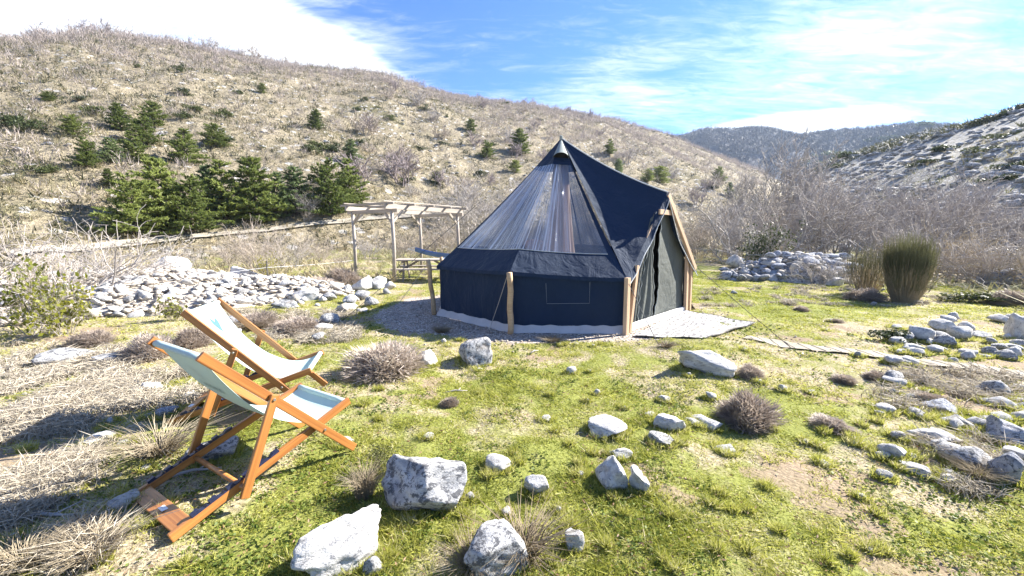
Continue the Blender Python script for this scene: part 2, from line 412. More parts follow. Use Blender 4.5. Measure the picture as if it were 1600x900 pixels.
# near ground material: soil, thatch, gravel of the tent pad
def ground_material():
    m, t, b, _ = material('meadow_soil'); v = geopos(t)
    at = t.n('ShaderNodeAttribute', attribute_name='mask'); s = t.n('ShaderNodeSeparateColor', {0: at.outputs['Color']})
    dry, pad, so_ = s.outputs[0], s.outputs[1], s.outputs[2]
    n1_, n2_ = t.noise(v, 3.0, 7, .65), t.noise(v, 42.0, 5, .7)
    turf = t.mix(n2_, (.10, .115, .026), (.29, .30, .080))
    thatch = t.mix(t.ramp(n2_, .3, .7), (.16, .12, .075), (.46, .40, .28))
    soil = t.mix(n2_, (.13, .090, .058), (.36, .275, .195))
    c = t.mix(t.ramp(t.math('ADD', dry, t.math('MULTIPLY', t.math('SUBTRACT', n1_, .5), 1.3)), .25, .85), turf, thatch)
    c = t.mix(t.math('MULTIPLY', t.ramp(t.math('ADD', so_, t.math('MULTIPLY', t.math('SUBTRACT', n2_, .5), .8)), .25, .6), .8), c, soil)
    vo = t.n('ShaderNodeTexVoronoi', {'Vector': v, 'Scale': 34.0}); peb = t.n('ShaderNodeSeparateColor', {0: vo.outputs['Color']}).outputs[0]
    grav = t.mix(peb, (.31, .265, .22), (.64, .575, .50)); grav = t.mix(t.ramp(vo.outputs['Distance'], .35, .62), grav, (.20, .17, .145))
    grav = t.mix(t.math('MULTIPLY', t.ramp(n1_, .45, .65), .5), grav, (.42, .33, .26))
    pm = t.ramp(t.math('ADD', pad, t.math('MULTIPLY', t.math('SUBTRACT', n1_, .5), .8)), .38, .60)
    setc(t, b, t.mix(pm, c, grav)); b.inputs['Roughness'].default_value = .95; b.inputs['Specular IOR Level'].default_value = .1
    bump(t, b, t.math('ADD', t.math('MULTIPLY', n2_, .6), t.math('MULTIPLY', t.math('SUBTRACT', 1., vo.outputs['Distance']), .4)), .8, .02)
    return m
V, F = terrain_part(0)
g = obj('ground', np_mesh('ground', V, F, True, {'mask': ('FLOAT_COLOR', np.stack([dryness(V[:, 0], V[:, 1]), pad_mask(V[:, 0], V[:, 1])*(np.hypot(V[:, 0], V[:, 1]) < 14), soil_mask(V[:, 0], V[:, 1]), np.ones(len(V))], -1))}), ground_material())
tag(g, 'short grazed meadow with thin turf and bare patches', 'meadow', None, 'structure')

def hill_material(name, dry, olive, stone, stone_amt, olive_amt, sc_=1.0, vs_=1.1, bs_=.9):
    m, t, b, _ = material(name); v = geopos(t)
    nb, nm, nf = t.noise(v, .035*sc_, 5, .6), t.noise(v, .30*sc_, 6, .65), t.noise(v, 2.2*sc_, 5, .7)
    c = t.mix(t.ramp(nf, .3, .7), tuple(x*.62 for x in dry), dry)
    c = t.mix(t.math('MULTIPLY', t.ramp(t.math('ADD', t.math('MULTIPLY', nb, .6), t.math('MULTIPLY', nm, .4)), .58-olive_amt, .72-olive_amt), .7), c, olive)
    vo = t.n('ShaderNodeTexVoronoi', {'Vector': v, 'Scale': vs_, 'Randomness': 1.0}); pr = t.n('ShaderNodeSeparateColor', {0: vo.outputs['Color']}).outputs[0]
    spots = t.math('MULTIPLY', t.math('LESS_THAN', vo.outputs['Distance'], .38), t.ramp(t.math('ADD', pr, t.math('MULTIPLY', nb, .8)), 1.25-stone_amt, 1.4-stone_amt))
    c = t.mix(spots, c, stone)
    dk = t.ramp(t.noise(v, 1.0*sc_, 4, .7), .60, .70)
    c = t.mix(t.math('MULTIPLY', dk, .45), c, tuple(x*.38 for x in olive))
    setc(t, b, c); b.inputs['Roughness'].default_value = .95; b.inputs['Specular IOR Level'].default_value = .1
    bump(t, b, t.math('ADD', nf, nm), bs_, .5)
    return m
for k, nm_, lab, mt in ((1, 'hillside_left', 'long dry scrubby hillside rising behind the tent', hill_material('dry_hillside', (.345, .295, .205), (.165, .155, .070), (.46, .44, .41), .20, .05)),
                        (2, 'hillside_right', 'pale stony slope rising behind the bare thicket', hill_material('stony_hillside', (.36, .34, .29), (.21, .205, .12), (.44, .43, .42), .60, .05, 1.0, 3.2, .45)),
                        (3, 'far_hill', 'distant wooded hill closing the valley', hill_material('wooded_hill', (.13, .125, .13), (.075, .085, .07), (.25, .25, .25), .05, .0, .35))):
    V, F = terrain_part(k)
    tag(obj(nm_, np_mesh(nm_, V, F, True), mt), lab, 'hill', None, 'structure')

# track along the foot of the left hillside
def strip(name, pts, width, mat, dz, n=12, along=10, label=None, kind='structure'):
    P = [Vector((p[0], p[1], 0)) for p in pts]; C = []
    for i in range(len(P)-1):
        p0, p1, p2, p3 = P[max(i-1, 0)], P[i], P[i+1], P[min(i+2, len(P)-1)]
        for k in range(along):
            t = k/along; C.append(.5*((2*p1)+(p2-p0)*t+(2*p0-5*p1+4*p2-p3)*t*t+(3*p1-p0-3*p2+p3)*t**3))
    C.append(P[-1]); V = []
    for i, c in enumerate(C):
        tg = (C[min(i+1, len(C)-1)]-C[max(i-1, 0)]).normalized(); nn = Vector((-tg.y, tg.x, 0))
        for j in range(n+1):
            wv = width*(1+.18*float(vnoise(i*.35, j*0+7.)))
            q = c+nn*wv*(j/n-.5); V.append((q.x, q.y, 0))
    V = np.array(V); V[:, 2] = H(V[:, 0], V[:, 1])+dz
    i, j = np.meshgrid(np.arange(len(C)-1), np.arange(n), indexing='ij'); a = i*(n+1)+j
    F = np.stack([a, a+n+1, a+n+2, a+1], -1).reshape(-1, 4)[:, ::-1]
    return tag(obj(name, np_mesh(name, V, F, True), mat), label, None, None, kind), C
tp = [hit(*p) for p in ((20, 402), (110, 393), (230, 381), (330, 370), (430, 360), (540, 348), (640, 339), (725, 331), (800, 325))]
strip('track', tp, .5, plain('track_gravel', (.30, .27, .22), .95, 0, .15, 1.5), .16, label='narrow pale track along the foot of the hillside')
pm_ = plain('path_sand', (.31, .27, .205), .95, 0, .2, 9)
pth, pc = strip('path', PATH, .34, pm_, .024, n=8, along=30, label='narrow sandy path leading from the rug to the right')
for i in range(4, len(pc)-4, 7):        # plastic honeycomb ribs showing through the path
    c = pc[i]; tg = (pc[i+1]-pc[i]).normalized(); nn = Vector((-tg.y, tg.x, 0)); a, b_ = c+nn*.15-tg*.07, c-nn*.15+tg*.07
    MB().tube([gpt(a.x, a.y, .026), gpt(c.x, c.y, .030), gpt(b_.x, b_.y, .026)], .0028, 5).build('grid_rib', M['rope_dark'], pth)
# ------------------------------------------------------------------ generators for twigs, leaves, stones
def prisms(P0, P1, R0, R1):
    """three sided tapering twigs"""
    P0, P1 = np.asarray(P0, float), np.asarray(P1, float); R0, R1 = np.asarray(R0, float), np.asarray(R1, float)
    t = P1-P0; t /= np.linalg.norm(t, axis=1, keepdims=True)+1e-9
    ref = np.where(np.abs(t[:, 2:3]) < .9, [[0, 0, 1.]], [[1., 0, 0]]); a = np.cross(t, ref); a /= np.linalg.norm(a, axis=1, keepdims=True)+1e-9
    b = np.cross(t, a); V = np.zeros((len(P0), 6, 3))
    for k in range(3):
        q = 2*math.pi*k/3; o = a*math.cos(q)+b*math.sin(q)
        V[:, k] = P0+o*R0[:, None]; V[:, 3+k] = P1+o*R1[:, None]
    base = (np.arange(len(P0))*6)[:, None]
    F = np.concatenate([base+np.array([[k, (k+1) % 3, 3+(k+1) % 3, 3+k]]) for k in range(3)], 0)
    return V.reshape(-1, 3), F
def twig_mesh(name, seed, stems=9, levels=4, kids=(4, 3, 3), lean=.55, curve=.25, r0=.012, up=.35, base=.10, spread=.5, first=.42, minr=.0022):
    """bare bush or small tree, one unit high"""
    rn = random.Random(seed); P0, P1, A, B = [], [], [], []
    def grow(p, d, L, r, lv):
        n = 3; q = p
        for i in range(n):
            d = (d+Vector((rn.gauss(0, curve), rn.gauss(0, curve), rn.gauss(0, curve)+up*.25))*.55).normalized()
            e = q+d*(L/n); ra, rb = r*(1-.3*i/n), r*(1-.3*(i+1)/n)
            P0.append(q); P1.append(e); A.append(max(ra, minr)); B.append(max(rb, minr)); q = e
            if lv < levels-1:
                m = kids[min(lv, len(kids)-1)]
                for k in range(max(1, round(m/n+rn.uniform(-.5, .5)))):
                    side = Vector((rn.gauss(0, 1), rn.gauss(0, 1), rn.gauss(.3, .8))).normalized()
                    grow(q, (d*.75+side*.75).normalized(), L*rn.uniform(.45, .75), rb*.62, lv+1)
    for s in range(stems):
        a = rn.uniform(0, 2*math.pi); rr_ = base*math.sqrt(rn.random())
        d = Vector((math.cos(a)*lean*rn.random()**.6, math.sin(a)*lean*rn.random()**.6, 1)).normalized()
        grow(Vector((rr_*math.cos(a), rr_*math.sin(a), -.02)), d, first*rn.uniform(.75, 1.2), r0*rn.uniform(.6, 1), 0)
    P0, P1 = np.array([tuple(p) for p in P0]), np.array([tuple(p) for p in P1])
    s = 1/np.percentile(P1[:, 2], 99.3); P0 *= s; P1 *= s
    V, F = prisms(P0, P1, A, B)
    return np_mesh(name, V, F), P1
def leaf_quads(C, size, seed, flat=0.0, aspect=.55):
    """small two-triangle leaves at points C"""
    rn = np.random.default_rng(seed); n = len(C)
    a = rn.normal(size=(n, 3)); a[:, 2] *= (1-flat); a /= np.linalg.norm(a, axis=1, keepdims=True)
    b = np.cross(a, rn.normal(size=(n, 3))); b /= np.linalg.norm(b, axis=1, keepdims=True)+1e-9
    s = (np.asarray(size)*rn.uniform(.6, 1.4, n))[:, None]
    V = np.stack([C-a*s*.5, C+b*s*aspect*.5, C+a*s*.5, C-b*s*aspect*.5], 1).reshape(-1, 3)
    return V, (np.arange(n)*4)[:, None]+np.array([[0, 1, 2, 3]])
def blades(P, D, width, seed=0):
    """single triangles from P along D"""
    n = len(P); rn = np.random.default_rng(seed); s = np.cross(D, rn.normal(size=(n, 3))); s /= np.linalg.norm(s, axis=1, keepdims=True)+1e-9
    wv = (np.zeros(n)+width)[:, None]
    V = np.stack([P-s*wv*.5, P+s*wv*.5, P+D], 1).reshape(-1, 3)
    return V, np.arange(n*3).reshape(-1, 3)

def pine_meshes(seed, slim=1.0, gaps=.12):
    rn = random.Random(seed); P0, P1, A, B, C, Dv = [], [], [], [], [], []
    nwh = 15
    bend = Vector((rn.gauss(0, .03), rn.gauss(0, .03), 0))
    def axis(z): return bend*(z*z)
    for i in range(8):
        z0, z1 = i/8, (i+1)/8; a, b = axis(z0)+Vector((0, 0, z0)), axis(z1)+Vector((0, 0, z1*.97)); P0.append(a); P1.append(b); A.append(.022*(1-z0)+.003); B.append(.022*(1-z1)+.003)
    for wv in range(nwh):
        z = .06+.90*wv/(nwh-1)
        reach = (.36*(1-z)**.72+.04)*slim*rn.uniform(.75, 1.2)
        if z < .18: reach *= .85
        nb = rn.choice((5, 6, 7)); off = rn.uniform(0, 6.28)
        for k in range(nb):
            if rn.random() < gaps: continue
            a = off+2*math.pi*k/nb+rn.gauss(0, .22); L = reach*rn.uniform(.65, 1.2)
            d = Vector((math.cos(a), math.sin(a), rn.uniform(-.06, .18)+.5*z*z)); p = axis(z)+Vector((0, 0, z+rn.gauss(0, .012)))
            e = p+d*L; mid = p+d*L*.55+Vector((0, 0, -.012)); e = e+Vector((0, 0, .03*L/.3))
            P0 += [p, mid]; P1 += [mid, e]; A += [.006, .004]; B += [.004, .002]
            nt = max(4, int(L/.013))
            for q in range(nt):
                t = .22+.78*(q+rn.random())/nt; c = p+(e-p)*t+Vector((rn.gauss(0, .24), rn.gauss(0, .24), rn.gauss(0, .08)))*L*.55*(1.15-t*.6)
                for h in range(5):
                    C.append(c); Dv.append((d*.6+Vector((rn.gauss(0, .6), rn.gauss(0, .6), rn.gauss(.35, .4)))).normalized()*rn.uniform(.035, .065))
    V, F = prisms(np.array([tuple(p) for p in P0]), np.array([tuple(p) for p in P1]), A, B)
    V2, F2 = blades(np.array([tuple(p) for p in C]), np.array([tuple(p) for p in Dv]), .026, seed)
    return np_mesh('pine_trunk', V, F), np_mesh('pine_crown', V2, F2)

_ico = {}
def ico(sub):
    if sub not in _ico:
        bm = bmesh.new(); bmesh.ops.create_icosphere(bm, subdivisions=sub, radius=1.0)
        _ico[sub] = (np.array([tuple(v.co) for v in bm.verts]), np.array([[v.index for v in f.verts] for f in bm.faces])); bm.free()
    return _ico[sub]
def rock_arrays(seed, sub, cuts=9, rough=.10, freq=1.6, depth=.40, block=0.0):
    rn = np.random.default_rng(seed); V, F = ico(sub); V = V.copy()
    if block: V = V/np.abs(V).max(1, keepdims=True)**block
    V = V*(1+.22*fbm(V[:, 0]*.9+seed*1.7, V[:, 1]*.9, V[:, 2]*.9, o=2))[:, None]
    for k in range(cuts):                      # flat broken faces
        n = rn.normal(size=3); n[2] *= .8; n /= np.linalg.norm(n); d = rn.uniform(depth, .80)
        s = V@n-d; V -= np.outer(np.where(s > 0, s*.93, 0), n)
    if sub > 1:
        ln_ = np.linalg.norm(V, axis=1, keepdims=True); nn = V/ln_
        q = fbm(V[:, 0]*freq+seed, V[:, 1]*freq, V[:, 2]*freq*1.6, o=4, g=.55); q2 = 1-np.abs(fbm(V[:, 0]*freq*2.2+3, V[:, 1]*freq*2.2+seed, V[:, 2]*freq*2.2, o=3))
        V = V+nn*(rough*q+rough*.45*(q2-.6))[:, None]
    lo, hi = V.min(0), V.max(0); V = (V-(lo+hi)/2)/(hi-lo); V[:, 2] += .5
    return V, F
ROCKV = [rock_arrays(300+i, 1, 5) for i in range(40)]
STONE = [np_mesh('stone', *rock_arrays(100+i, 2, 11, .07)) for i in range(10)]
STONEW = [m_.copy() for m_ in STONE]; STONEG = [m_.copy() for m_ in STONE]; STONEB = [m_.copy() for m_ in STONE]; STONET = [m_.copy() for m_ in STONE]
M['rock_tan'] = rockmat('stained_limestone', (.55, .49, .41), (.36, .32, .27), (.16, .14, .12), .08)
for a_, k_ in ((STONEW, 'rock_white'), (STONEG, 'rock_grey'), (STONEB, 'rock_blue'), (STONET, 'rock_tan')):
    for m_ in a_: m_.materials.append(M[k_])

# ------------------------------------------------------------------ rubble heaps: stones as parts, the small rest as one part
def heap(name, label, cat, fn, area, n_all, smin, smax, mats, loc, core_mat, tops=()):
    rn = np.random.default_rng(sum(map(ord, label)) % 991); root = empty(name, loc); tag(root, label, cat)
    x0, x1, y0, y1 = area
    xs, ys = np.meshgrid(np.linspace(x0, x1, 90), np.linspace(y0, y1, 70)); hz = fn(xs, ys)
    V = np.stack([xs-loc[0], ys-loc[1], H(xs, ys)+np.where(hz > .01, hz*.93-.02, -.25)-loc[2]], -1).reshape(-1, 3)
    i, j = np.meshgrid(np.arange(69), np.arange(89), indexing='ij'); a = i*90+j
    obj('rubble_core', np_mesh('rubble_core', V, np.stack([a, a+1, a+91, a+90], -1).reshape(-1, 4), True), core_mat, root)
    X_, Y_ = rn.uniform(x0, x1, n_all*6), rn.uniform(y0, y1, n_all*6); Z_ = fn(X_, Y_); kp = Z_ >= .012; X_, Y_, Z_ = X_[kp][:n_all], Y_[kp][:n_all], Z_[kp][:n_all]
    Sz = smin+(smax-smin)*rn.random(len(X_))**2.6; fr_ = np.where(fn(X_, Y_-.3) < Z_+.12, 1., .3); HZ = H(X_, Y_)
    S = [(float(s*f/math.hypot(x, y)), float(x), float(y), float(z), float(s), float(hz)) for x, y, z, s, f, hz in zip(X_, Y_, Z_, Sz, fr_, HZ)]
    S.sort(reverse=True); RV, RF_ = [], []; nb = 0
    for q, (_, x, y, z, s, gz) in enumerate(S):
        e = (rn.normal(0, .45), rn.normal(0, .45), rn.uniform(0, 6.28)); scl = (s*rn.uniform(.8, 1.35), s*rn.uniform(.7, 1.1), s*rn.uniform(.38, .68))
        p = (x-loc[0], y-loc[1], gz+z-.30*scl[2]-loc[2])
        if q < 300:
            fam = mats[int(rn.integers(len(mats)))]; o = obj('stone', fam[int(rn.integers(10))], None, root); o.location = p; o.rotation_euler = e; o.scale = scl
        else:
            Vr, Fr = ROCKV[int(rn.integers(40))]; R_ = np.array(Matrix.LocRotScale(Vector(p), Quaternion((math.cos(e[2]/2), 0, 0, math.sin(e[2]/2))), Vector(scl)))
            RV.append(Vr@R_[:3, :3].T+R_[:3, 3]); RF_.append(Fr+nb); nb += len(Vr)
    if RV: tag(obj('small_stones', np_mesh('small_stones', np.concatenate(RV), np.concatenate(RF_)), M['rock_tan'], root), kind='stuff')
    for (x, y, z, s, e) in tops:
        o = obj('stone', mats[-1][int(rn.integers(10))], None, root); o.location = (x-loc[0], y-loc[1], z-loc[2]); o.scale = s; o.rotation_euler = e
    return root
heap('rubble_heap', 'long low heap of white limestone rubble behind the deckchairs', 'stone heap', MOUND, (-14.2, -3.9, 5.6, 12.4), 4200, .05, .24, (STONEW, STONEW, STONEG, STONET, STONEW), (-8.6, 8.6, 0), M['rock_tan'])
rn_ = np.random.default_rng(5); tops = []
for c_ in range(2):
    x = 8.15
    while x < 10.5:
        wd = rn_.uniform(.24, .46); hgt = rn_.uniform(.17, .24)
        tops.append((x+wd/2, 13.15+.1*c_+rn_.normal(0, .05), .47+.19*c_+float(H(x, 13.15)), (wd, .40, hgt), (rn_.normal(0, .06), rn_.normal(0, .06), rn_.normal(0, .12)))); x += wd*.97
heap('tumbled_wall', 'tumbled dry stone wall with a flat top course in front of the bare thicket', 'stone wall', WALLM, (6.7, 11.8, 11.9, 14.7), 420, .13, .40, (STONEG, STONET, STONEB), (9.2, 13.2, 0), M['rock_grey'], tops)

# ------------------------------------------------------------------ single stones
RINGS = []
def stone(px, by, wpx, hpx, label, mat='rock_white', group=None, name='stone', mesh=None, hero=0, dr=.8, rz=0.0, tilt=(0, 0), cuts=13, rough=.08, cat='stone', sink=.30, seed=None, depth=.40, block=0.0):
    p = hit(px, by); vd = view_depth(p); wd = wpx*vd/FPX; dy = wd*dr
    ang = math.atan2(CAMH-p.z, math.hypot(p.x, p.y)); hz = max((hpx*vd/FPX-dy*.62*math.sin(ang))/math.cos(ang), .34*wd)
    if mesh is None: me = np_mesh(name, *rock_arrays(seed or int(px*7+by), 5 if hero > 1 else 4 if hero else 3, cuts, rough, 1.6, depth, block), hero < 0); me.materials.append(M[mat])
    else: me = mesh
    o = obj(name, me); dirv = Vector((p.x, p.y, 0)).normalized()
    o.location = p+dirv*dy*.36-Vector((0, 0, hz*sink)); o.scale = (wd, dy, hz*(1+sink)); o.rotation_euler = (tilt[0], tilt[1], rz-math.atan2(p.x, p.y))
    RINGS.append((o.location.x, o.location.y, wd*.5, dy*.5, -math.atan2(p.x, p.y)))
    return tag(o, label, cat, group)
HERO = [
 (535, 893, 154, 92, 'big bright white boulder, left one of the touching pair in the near grass', 'rock_white', dict(hero=2, dr=.62, rz=.42, name='boulder', cat='boulder', seed=11, cuts=6, rough=.10, depth=.50)),
 (664, 806, 140, 97, 'big grey cracked boulder with a flat top, touching the white boulder', 'rock_grey', dict(hero=2, dr=.72, rz=-.05, name='boulder', cat='boulder', seed=42, cuts=12, rough=.07, block=.35)),
 (770, 905, 108, 94, 'weathered boulder at the bottom edge behind a dry grass tuft', 'rock_grey', dict(hero=2, dr=.9, rz=.3, name='boulder', cat='boulder', seed=17)),
 (743, 571, 54, 48, 'round grey lichen covered boulder in front of the tent', 'rock_grey', dict(hero=1, dr=.95, name='boulder', cat='boulder', seed=23, cuts=3)),
 (1103, 584, 86, 41, 'squared white block of rock in front of the patterned rug', 'rock_white', dict(hero=1, dr=.55, rz=-.08, name='boulder', cat='boulder', seed=31, cuts=4, rough=.07, depth=.7, block=.85, sink=.12)),
 (268, 438, 56, 40, 'large pointed white boulder on the crest of the rubble heap', 'rock_white', dict(hero=1, dr=.8, name='boulder', cat='boulder', seed=35, sink=.2)),
 (957, 768, 52, 58, 'slanted white stone, largest of the cluster in the middle of the turf', 'rock_white', dict(hero=1, dr=1.1, rz=.35)),
 (971, 719, 34, 20, 'white stone just behind the slanted stone in the turf', 'rock_white', dict(hero=1)),
 (998, 772, 32, 42, 'knobbly white stone beside the slanted stone in the turf', 'rock_white', dict(hero=1, rough=.16)),
 (948, 684, 62, 26, 'flat white slab flush with the turf, up from the slanted stone', 'rock_white', dict(hero=1, dr=.9)),
 (1046, 673, 48, 29, 'white slab in bare soil beside the dark cushion shrub', 'rock_white', dict(hero=1, dr=.8, rz=-.3)),
 (1032, 697, 40, 20, 'low grey stone just below the white slab in bare soil', 'rock_grey', dict(hero=1)),
 (1095, 662, 34, 11, 'thin flat stone next to the dark cushion shrub, upper one', 'rock_white', dict()),
 (1108, 671, 38, 11, 'thin flat stone next to the dark cushion shrub, lower one', 'rock_white', dict(rz=-.4)),
 (1082, 665, 24, 12, 'small pale stone between the white slab and the thin flat stones', 'rock_white', dict()),
 (838, 777, 40, 36, 'white stone alone in the turf to the right of the big grey boulder', 'rock_white', dict(hero=1)),
 (779, 737, 42, 28, 'white stone half buried behind the big grey boulder', 'rock_white', dict(hero=1)),
 (897, 862, 32, 34, 'small pointed white stone near the bottom edge', 'rock_white', dict(hero=1)),
 (584, 900, 32, 32, 'small rounded stone at the bottom edge beside the white boulder', 'rock_grey', dict(hero=1)),
 (670, 572, 30, 26, 'pale stone against the side of the mauve cushion shrub', 'rock_white', dict(hero=1)),
 (1132, 708, 30, 9, 'thin white stone lying in turf below the dark cushion shrub', 'rock_white', dict()),
 (102, 570, 72, 30, 'grey slab streaked with black lichen in the straw coloured grass', 'rock_grey', dict(hero=1, dr=.7, rz=.2)),
 (178, 571, 48, 18, 'long low grey stone beside the lichen streaked slab', 'rock_grey', dict(hero=1)),
 (238, 614, 38, 20, 'white stone in dry grass behind the near deckchair', 'rock_white', dict(hero=1)),
 (215, 620, 22, 10, 'flat stone touching the white stone behind the near deckchair', 'rock_white', dict()),
 (292, 625, 30, 12, 'flat white stone below the back of the near deckchair', 'rock_white', dict()),
 (262, 651, 30, 18, 'bluish stone in the shadow of the far deckchair', 'rock_blue', dict(hero=1)),
 (157, 693, 38, 20, 'white stone at the edge of the straw coloured grass', 'rock_white', dict(hero=1)),
 (194, 699, 22, 12, 'small flat stone right of the white stone by the straw coloured grass', 'rock_white', dict()),
 (196, 794, 40, 24, 'white stone against the rear bar of the near deckchair', 'rock_white', dict(hero=1)),
 (113, 774, 22, 14, 'small white stone alone in the turf left of the near deckchair', 'rock_white', dict()),
 (14, 819, 24, 12, 'white stone at the left edge in the chair shadow', 'rock_white', dict()),
 (335, 722, 72, 18, 'low flat rock in shade under the near deckchair', 'rock_grey', dict(hero=1)),
 (538, 698, 32, 16, 'flat stone at the front foot of the near deckchair', 'rock_white', dict()),
 (1470, 646, 50, 24, 'dark topped stone at the head of the cluster of rocks on the right', 'rock_blue', dict(hero=1)),
 (1497, 668, 42, 20, 'grey stone below the dark topped stone', 'rock_grey', dict(hero=1)),
 (1540, 672, 44, 20, 'grey stone left above the large dark boulder', 'rock_grey', dict(hero=1)),
 (1560, 636, 42, 18, 'pale flat stone above the rock cluster near the right edge', 'rock_white', dict(hero=1)),
 (1457, 693, 62, 30, 'broad pale stone in the middle of the right rock cluster', 'rock_white', dict(hero=1)),
 (1392, 716, 42, 28, 'pale stone at the turf edge of the right rock cluster', 'rock_white', dict(hero=1, rz=-.5)),
 (1427, 741, 44, 18, 'long pale stone lying along the turf edge of the rock cluster', 'rock_white', dict(hero=1, rz=-.6, dr=.5)),
 (1512, 736, 72, 44, 'broad whitish rock beside the upright slab near the right edge', 'rock_grey', dict(hero=1)),
 (1563, 752, 44, 50, 'upright split slab near the right edge', 'rock_blue', dict(hero=1, dr=.6, rz=-.5)),
 (1586, 700, 80, 46, 'large dark lichen stained boulder at the right edge', 'rock_blue', dict(hero=1, name='boulder', cat='boulder')),
 (1596, 726, 44, 26, 'white stone under the large dark boulder at the right edge', 'rock_white', dict(hero=1)),
 (1474, 519, 38, 22, 'white boulder on the grass beyond the sandy path', 'rock_white', dict(hero=1)),
 (1405, 540, 26, 15, 'white stone beside the small juniper', 'rock_white', dict(hero=1)),
 (1428, 549, 26, 13, 'second white stone right of the small juniper', 'rock_white', dict(hero=1)),
 (1593, 530, 36, 42, 'tall white boulder cut by the right edge beyond the path', 'rock_white', dict(hero=1, name='boulder', cat='boulder')),
 (1527, 530, 34, 14, 'flat stone between the white boulders beyond the path', 'rock_grey', dict(hero=1)),
 (1560, 447, 52, 30, 'grey boulder below the brambles at the far right', 'rock_blue', dict(hero=1, name='boulder', cat='boulder')),
 (1228, 437, 46, 26, 'grey boulder at the grass edge left of the tumbled wall', 'rock_grey', dict(hero=1, name='boulder', cat='boulder')),
 (1300, 446, 30, 14, 'pale stone at the foot of the tumbled wall', 'rock_white', dict()),
 (588, 452, 34, 22, 'white boulder beside the pergola post, left one of two', 'rock_white', dict(hero=1, name='boulder', cat='boulder')),
 (568, 455, 38, 26, 'whitest boulder at the foot of the left pergola post', 'rock_white', dict(hero=1, name='boulder', cat='boulder')),
 (388, 446, 52, 34, 'rounded white rock hump at the right end of the rubble heap', 'rock_white', dict(hero=1, name='boulder', cat='boulder', dr=1.0)),
 (433, 452, 26, 16, 'bluish rock behind the stake at the end of the rubble heap', 'rock_blue', dict(hero=1)),
 (478, 470, 42, 20, 'rust stained stone in the broken row beside the tent lawn', 'rock_white', dict(hero=1)),
 (445, 483, 42, 18, 'grey angular stone in the broken row beside the tent lawn', 'rock_grey', dict(hero=1)),
]
for px, by, wp, hp, lab, mt, kw in HERO: stone(px, by, wp, hp, lab, mt, **kw)
def scatter(n, region, wr, label, group, fams, seed, flat=.5, avoid=None, pw=1.6):
    rn = np.random.default_rng(seed); k = 0; (x0, x1, y0, y1) = region
    while k < n:
        px, py = rn.uniform(x0, x1), rn.uniform(y0, y1)
        if avoid and avoid(px, py): continue
        p = hit(px, py)
        if p is None: continue
        if pad_mask(p.x, p.y) > .3 and region[1] < 1300: continue
        wp = wr[0]+(wr[1]-wr[0])*rn.random()**pw
        stone(px, py, wp, wp*rn.uniform(.5, flat+.35), label, group=group, mesh=fams[int(rn.integers(len(fams)))][int(rn.integers(10))], rz=rn.uniform(0, 6.28), dr=rn.uniform(.7, 1.0), sink=.10); k += 1
chair_zone = lambda x, y: x < 560 and y < 870 and x > 210
scatter(42, (1375, 1600, 500, 572), (12, 32), 'one of the low pale stones strewn beyond the sandy path on the right', 'low stones beyond the sandy path', (STONEW, STONEG, STONEW), 1)
scatter(40, (1370, 1600, 600, 770), (13, 36), 'one of the smaller stones between the rocks of the right cluster', 'smaller stones of the right cluster', (STONEW, STONEG, STONEW), 2)
scatter(34, (425, 610, 446, 492), (9, 30), 'one of the pale stones in the broken row between rubble heap and pergola', 'stones of the broken row', (STONEW, STONEW, STONEG, STONET), 3)
scatter(20, (280, 520, 492, 545), (9, 30), 'one of the pale stones among cushion shrubs behind the far deckchair', 'stones among the cushion shrubs', (STONEW, STONEG), 4)
scatter(84, (560, 1380, 560, 898), (7, 20), 'one of the small white pebbles lying scattered in the open turf', 'white pebbles in the turf', (STONEW,), 5, .6, None, 2.2)
scatter(18, (0, 300, 560, 890), (6, 18), 'one of the small pale stones in the grass around the deckchairs', 'small stones around the deckchairs', (STONEW, STONEG), 6, .6)
scatter(16, (1110, 1330, 400, 440), (9, 26), 'one of the grey stones spilled on the grass before the tumbled wall', 'stones spilled from the tumbled wall', (STONEG, STONEB, STONEW), 8, .7)
scatter(12, (1130, 1400, 445, 560), (5, 12), 'one of the tiny pale stones on the lawn right of the tent', 'tiny stones on the right lawn', (STONEW, STONEG), 9, .6)
scatter(10, (600, 1000, 505, 548), (5, 11), 'one of the pale pebbles along the edge of the gravel pad', 'pebbles along the gravel pad', (STONEW,), 10, .6)

